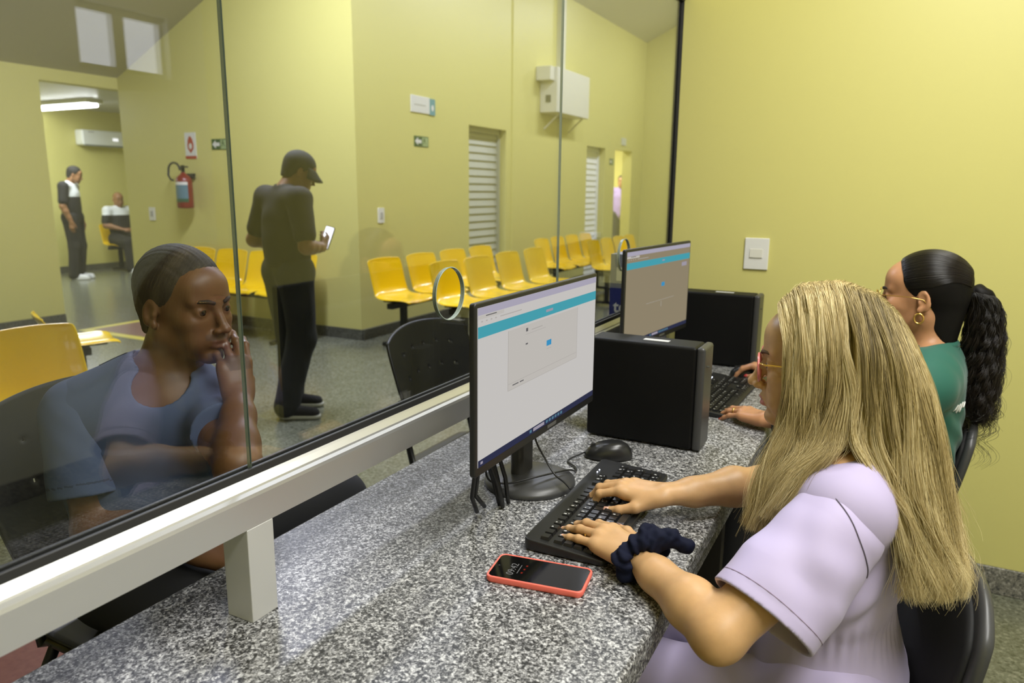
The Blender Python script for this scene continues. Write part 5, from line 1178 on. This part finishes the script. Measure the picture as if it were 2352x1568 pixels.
# ------------------------------------------------------------------ figures further back
def figure(label, base, f, J, skinm, topm, trom, shoem, hairm, h=.005, hf=None, pick=None, topname='shirt', cap=None, hands=None, sc=1.0, low=-.06):
    """J: joints in the figure's own frame (x right, y forward, z up)"""
    t = thing('person', label, 'person', base); F = Fr(base, f, (0, 0, 1), sc); P = lambda k: F.p(J[k])
    Hd = Fr(F.p(J['head']), hf if hf is not None else f, (0, 0, 1), sc)
    B = Clay(); head(B, Hd, True)
    nk = P('neck'); B.cap(nk, Hd.p((0, -.02, -.055)), .062 * sc, .056 * sc, .03); B.cap(P('shL'), P('shR'), .058 * sc, .058 * sc, .04)
    B.cap(P('chest'), P('pelvis'), .13 * sc, .13 * sc, .05, fl=(F.R[:, 1], 1.3))
    for s, sx in (('L', 1), ('R', -1)):
        w = P('wr' + s); e = P('el' + s); hd = unit(F.d(J.get('hd' + s, (0, 0, -1)))); up = F.d(J.get('up' + s, (0, 1, 0)))
        Fw = Fr(w, hd, up, sc); limb(B, P('sh' + s), e, Fw, (.055 * sc, .045 * sc, .045 * sc, .029 * sc))
        hand(B, Fw, sx, (hands or {}).get(s, [(20, 28, 15, 5), (20, 30, 15, 1), (22, 32, 15, -4), (25, 34, 15, -9)]), [(.020, .018, -.006), (.046, .048, -.016), (.052, .076, -.026), (.046, .10, -.034)], 1.0)
        B.chain([P('hip' + s), P('kn' + s), P('an' + s)], [.10 * sc, .062 * sc, .042 * sc], .03)
    vs, fq = B.mesh(h); bd = clay_object('body', vs, fq, skinm, t, face_pick(Hd), 2)
    brows(Hd, bd, mat('brow_black', (.012, .008, .006, 1), .8), .0044)
    if hairm:
        hh = Clay(); hairline(hh, Hd, low, (.0775, .100, .089), .055, (0, -.016, .040)); vs, fq = hh.mesh(min(h, .005)); clay_object('hair', vs, fq, hairm, t)
    C = Clay(); fwd = F.R[:, 1]
    C.cap(P('chest'), (P('chest') + P('pelvis')) / 2, .175 * sc, .168 * sc, .03, fl=(fwd, 1.4)).cap((P('chest') + P('pelvis')) / 2, P('pelvis') + A3((0, 0, -.02)), .168 * sc, .170 * sc, .04, fl=(fwd, 1.35))
    C.cap(P('shL'), P('shR'), .078 * sc, .078 * sc, .04).cap(nk - A3((0, 0, .04)), nk + A3((0, 0, .012)), .08 * sc, .066 * sc, .03)
    for s in 'LR': a, b = P('sh' + s), P('el' + s); C.cap(a, a + (b - a) * .72, .078 * sc, .068 * sc, .014)
    C.plane(P('pelvis') - A3((0, 0, J.get('hem', .10))), (0, 0, -1)); C.cap(nk, nk + A3((0, 0, .1)), .058 * sc, .06 * sc, .004, op='s')
    vs, fq = C.mesh(max(h, .006)); tp = clay_object(topname, vs, fq, topm, t, (lambda c: pick(F.inv(c))) if pick else None, 3, lambda P_, N: .008 * vnoise(P_ * A3((1, 1, .5)), 10, 31))
    T = Clay(); T.cap(P('hipL') + A3((0, 0, .03)), P('hipR') + A3((0, 0, .03)), .115 * sc, .115 * sc, .03)
    for s in 'LR': T.chain([P('hip' + s), P('kn' + s), P('an' + s) + A3((0, 0, .0))], [.115 * sc, .088 * sc, .080 * sc], .03)
    vs, fq = T.mesh(max(h, .007)); clay_object('trousers', vs, fq, trom, t, None, 3, lambda P_, N: .008 * vnoise(P_ * A3((1, 1, .6)), 12, 33))
    for s in 'LR':
        a = F.inv(P('an' + s)[None])[0]; d = J.get('ft' + s, (0, 1, 0)); q = Clay(); q.F = F; q.cap((a[0], a[1], .05), (a[0] + d[0] * .17, a[1] + d[1] * .17, .036), .047, .037, .02).plane((0, 0, .022), (0, 0, -1)); vs, fq = q.mesh(.006)
        sh_ = clay_object('shoe', vs, fq, shoem[0], t); q = Clay(); q.F = F; q.cap((a[0], a[1] - .004, .022), (a[0] + d[0] * .175, a[1] + d[1] * .175, .020), .050, .041, .01).plane((0, 0, .002), (0, 0, -1)).plane((0, 0, .028), (0, 0, 1)); vs, fq = q.mesh(.006); clay_object('sole', vs, fq, shoem[1], sh_)
    if cap: cap(Hd, t)
    return t, F, Hd
BLKC = mat('black_cloth', (.014, .013, .012, 1), .85); DKTR = mat('charcoal_trousers', (.016, .017, .018, 1), .85); MAROON = mat('dark_polo', (.012, .008, .007, 1), .85)
SK4 = skin('tan_skin', (.30, .15, .07, 1), (.25, .09, .06, 1)); HBLK = mat('cropped_hair', (.010, .008, .006, 1), .75)
JS = dict(head=(0, .075, 1.555), neck=(0, .01, 1.42), shL=(-.185, -.01, 1.37), shR=(.185, -.01, 1.37), chest=(0, .0, 1.24), pelvis=(0, .0, .98), hipL=(-.09, 0, .90), hipR=(.09, 0, .90),
          knL=(-.10, .03, .50), knR=(.10, .03, .50), anL=(-.10, -.02, .08), anR=(.10, -.02, .08))
def cap_hat(Hd, t):
    c = Clay(); c.F = Hd; c.ell((0, -.012, .045), (.081, .103, .088), .01); c.plane((0, 0, .028), (0, .25, -1), .004); vs, fq = c.mesh(.005); hat = clay_object('cap', vs, fq, mat('cap_black', G(.012), .8), t)
    pts = []
    for j in range(5):
        for i in range(13):
            a = math.radians(-68 + 136 * i / 12); r = 1 + .72 * j / 4 * math.cos(a) ** .8
            pts.append(Hd.p((.080 * math.sin(a) * (1 + .05 * j), -.012 + .101 * math.cos(a) * r, .040 - .012 * j + .010 * math.cos(a) - .010 * abs(math.sin(a)) * j * .6)))
    MB().grid(pts, 13, 5).build('brim', mat('cap_black', G(.012), .8), hat, smooth=True, solid=.004)
J = dict(JS); J.update(hem=.02, head=(.015, .105, 1.535), elL=(-.27, -.07, 1.11), wrL=(-.13, .15, 1.06), hdL=(.75, .6, .15), upL=(-.4, .3, .8), elR=(.255, -.02, 1.09), wrR=(.185, .14, 1.075), hdR=(-.35, .75, .5), upR=(.85, .35, -.1), knL=(-.10, .06, .50), knR=(.09, .02, .50), anL=(-.12, .05, .08), anR=(.10, -.12, .08), ftL=(.75, .67, 0), ftR=(.75, .67, 0))
p4, F4, H4 = figure('man in a black cap and dark polo standing and looking at his phone', (3.36, 3.30, 0), (.97, -.25, 0), J, SK4, MAROON, DKTR, [BLKC, mat('sole_pale', (.45, .45, .38, 1), .6)], HBLK, .0045, (.80, -.52, -.42), None, 'polo_shirt', cap_hat, {'R': [(35, 45, 25, 5), (40, 50, 25, 1), (42, 52, 25, -3), (45, 52, 25, -7)]}, .965)
ph = thing('smartphone', 'lit smartphone held by the man in the black cap', 'phone', F4.p((.15, .19, 1.16)))
FP = Fr(F4.p((.150, .200, 1.130)), unit(F4.d((.1, .35, .93))), F4.d((.30, -.85, .45)), .92)
bxm = MB(); o = rrect(-.037, -.078, .037, .078, .009); bxm.prism(o, -.004, .004, lambda u, v, w: tuple(FP.p((u, v, w)))); bxm.build('body', BLKG, ph)
MB().prism(rrect(-.034, -.072, .034, .074, .007), .0041, .0046, lambda u, v, w: tuple(FP.p((u, v, w)))).build('screen', emission('phone_screen', (.86, .86, 1, 1), 2.2), ph)
WS = mat('white_cloth', (.72, .74, .76, 1), .8); WSH = [mat('white_shoe', (.75, .75, .78, 1), .5), mat('white_shoe', (.75, .75, .78, 1), .5)]
yoke = lambda l: ((l[:, 2] > 1.23) & (np.abs(l[:, 0]) < .19) & (l[:, 1] > -.03)).astype(int)
J = dict(JS); J.update(head=(0, .09, 1.545), elL=(-.23, -.04, 1.09), wrL=(-.22, .06, .86), elR=(.235, -.03, 1.09), wrR=(.225, .06, .86), upL=(-1, .2, 0), upR=(1, .2, 0), hem=.14)
figure('man in black with white shoulder panels standing in the inner room', (6.86, 11.0, 0), (.62, -.78, 0), J, SK4, [BLKC, WS], BLKC, WSH, HBLK, .007, (.72, -.60, -.30), yoke, 'shirt')
J = dict(head=(0, .02, 1.17), neck=(0, 0, 1.04), shL=(-.18, 0, .99), shR=(.18, 0, .99), chest=(0, .0, .88), pelvis=(0, .02, .60), hipL=(-.09, .02, .52), hipR=(.09, .02, .52), knL=(-.12, .42, .50), knR=(.12, .42, .50), anL=(-.11, .46, .08), anR=(.11, .46, .08),
         elL=(-.25, .04, .76), wrL=(-.08, .22, .70), elR=(.25, .04, .76), wrR=(.08, .22, .70), hdL=(.8, .5, 0), hdR=(-.8, .5, 0), upL=(0, .3, 1), upR=(0, .3, 1), hem=.06)
yoke2 = lambda l: ((l[:, 2] > .925) & (l[:, 1] > -.06)).astype(int)
figure('bald man in black with white shoulders sitting on a yellow seat in the inner room', (7.93, 11.46, 0), (-.12, -.99, 0), J, SK4, [BLKC, WS], BLKC, WSH, None, .007, (-.25, -.96, -.12), yoke2, 'shirt')
J = dict(JS); J.update(elL=(-.24, .02, 1.09), wrL=(-.20, .16, .92), elR=(.24, .0, 1.09), wrR=(.22, .06, .86), upL=(-1, .2, 0), upR=(1, .2, 0), hem=.16)
figure('person in a lilac top and dark trousers half hidden in the bright far doorway', (14.02, 4.92, 0), (-.98, -.2, 0), J, SK4, mat('lilac_cloth', (.26, .19, .40, 1), .8), DKTR, WSH, HBLK, .010)
# ------------------------------------------------------------------ what belongs together
GROUPS = {'tandem_seat': 'yellow waiting seats', 'visitor_chair': 'black visitor chairs by the glass', 'office_chair': 'office chairs behind the counter', 'monitor': 'monitors on the counter',
          'computer_tower': 'desktop computers on the counter', 'keyboard': 'keyboards on the counter', 'computer_mouse': 'mice on the counter', 'exit_sign': 'green exit signs', 'wall_socket': 'socket plates on the yellow walls',
          'room_sign': 'room plates above the doors', 'smartphone': 'smartphones', 'person': 'people in the service hall', 'floor_marking': 'red painted floor markings'}
for o in S.objects:
    if o.parent is None and o.get('category') and o.name.split('.')[0] in GROUPS: o['group'] = GROUPS[o.name.split('.')[0]]
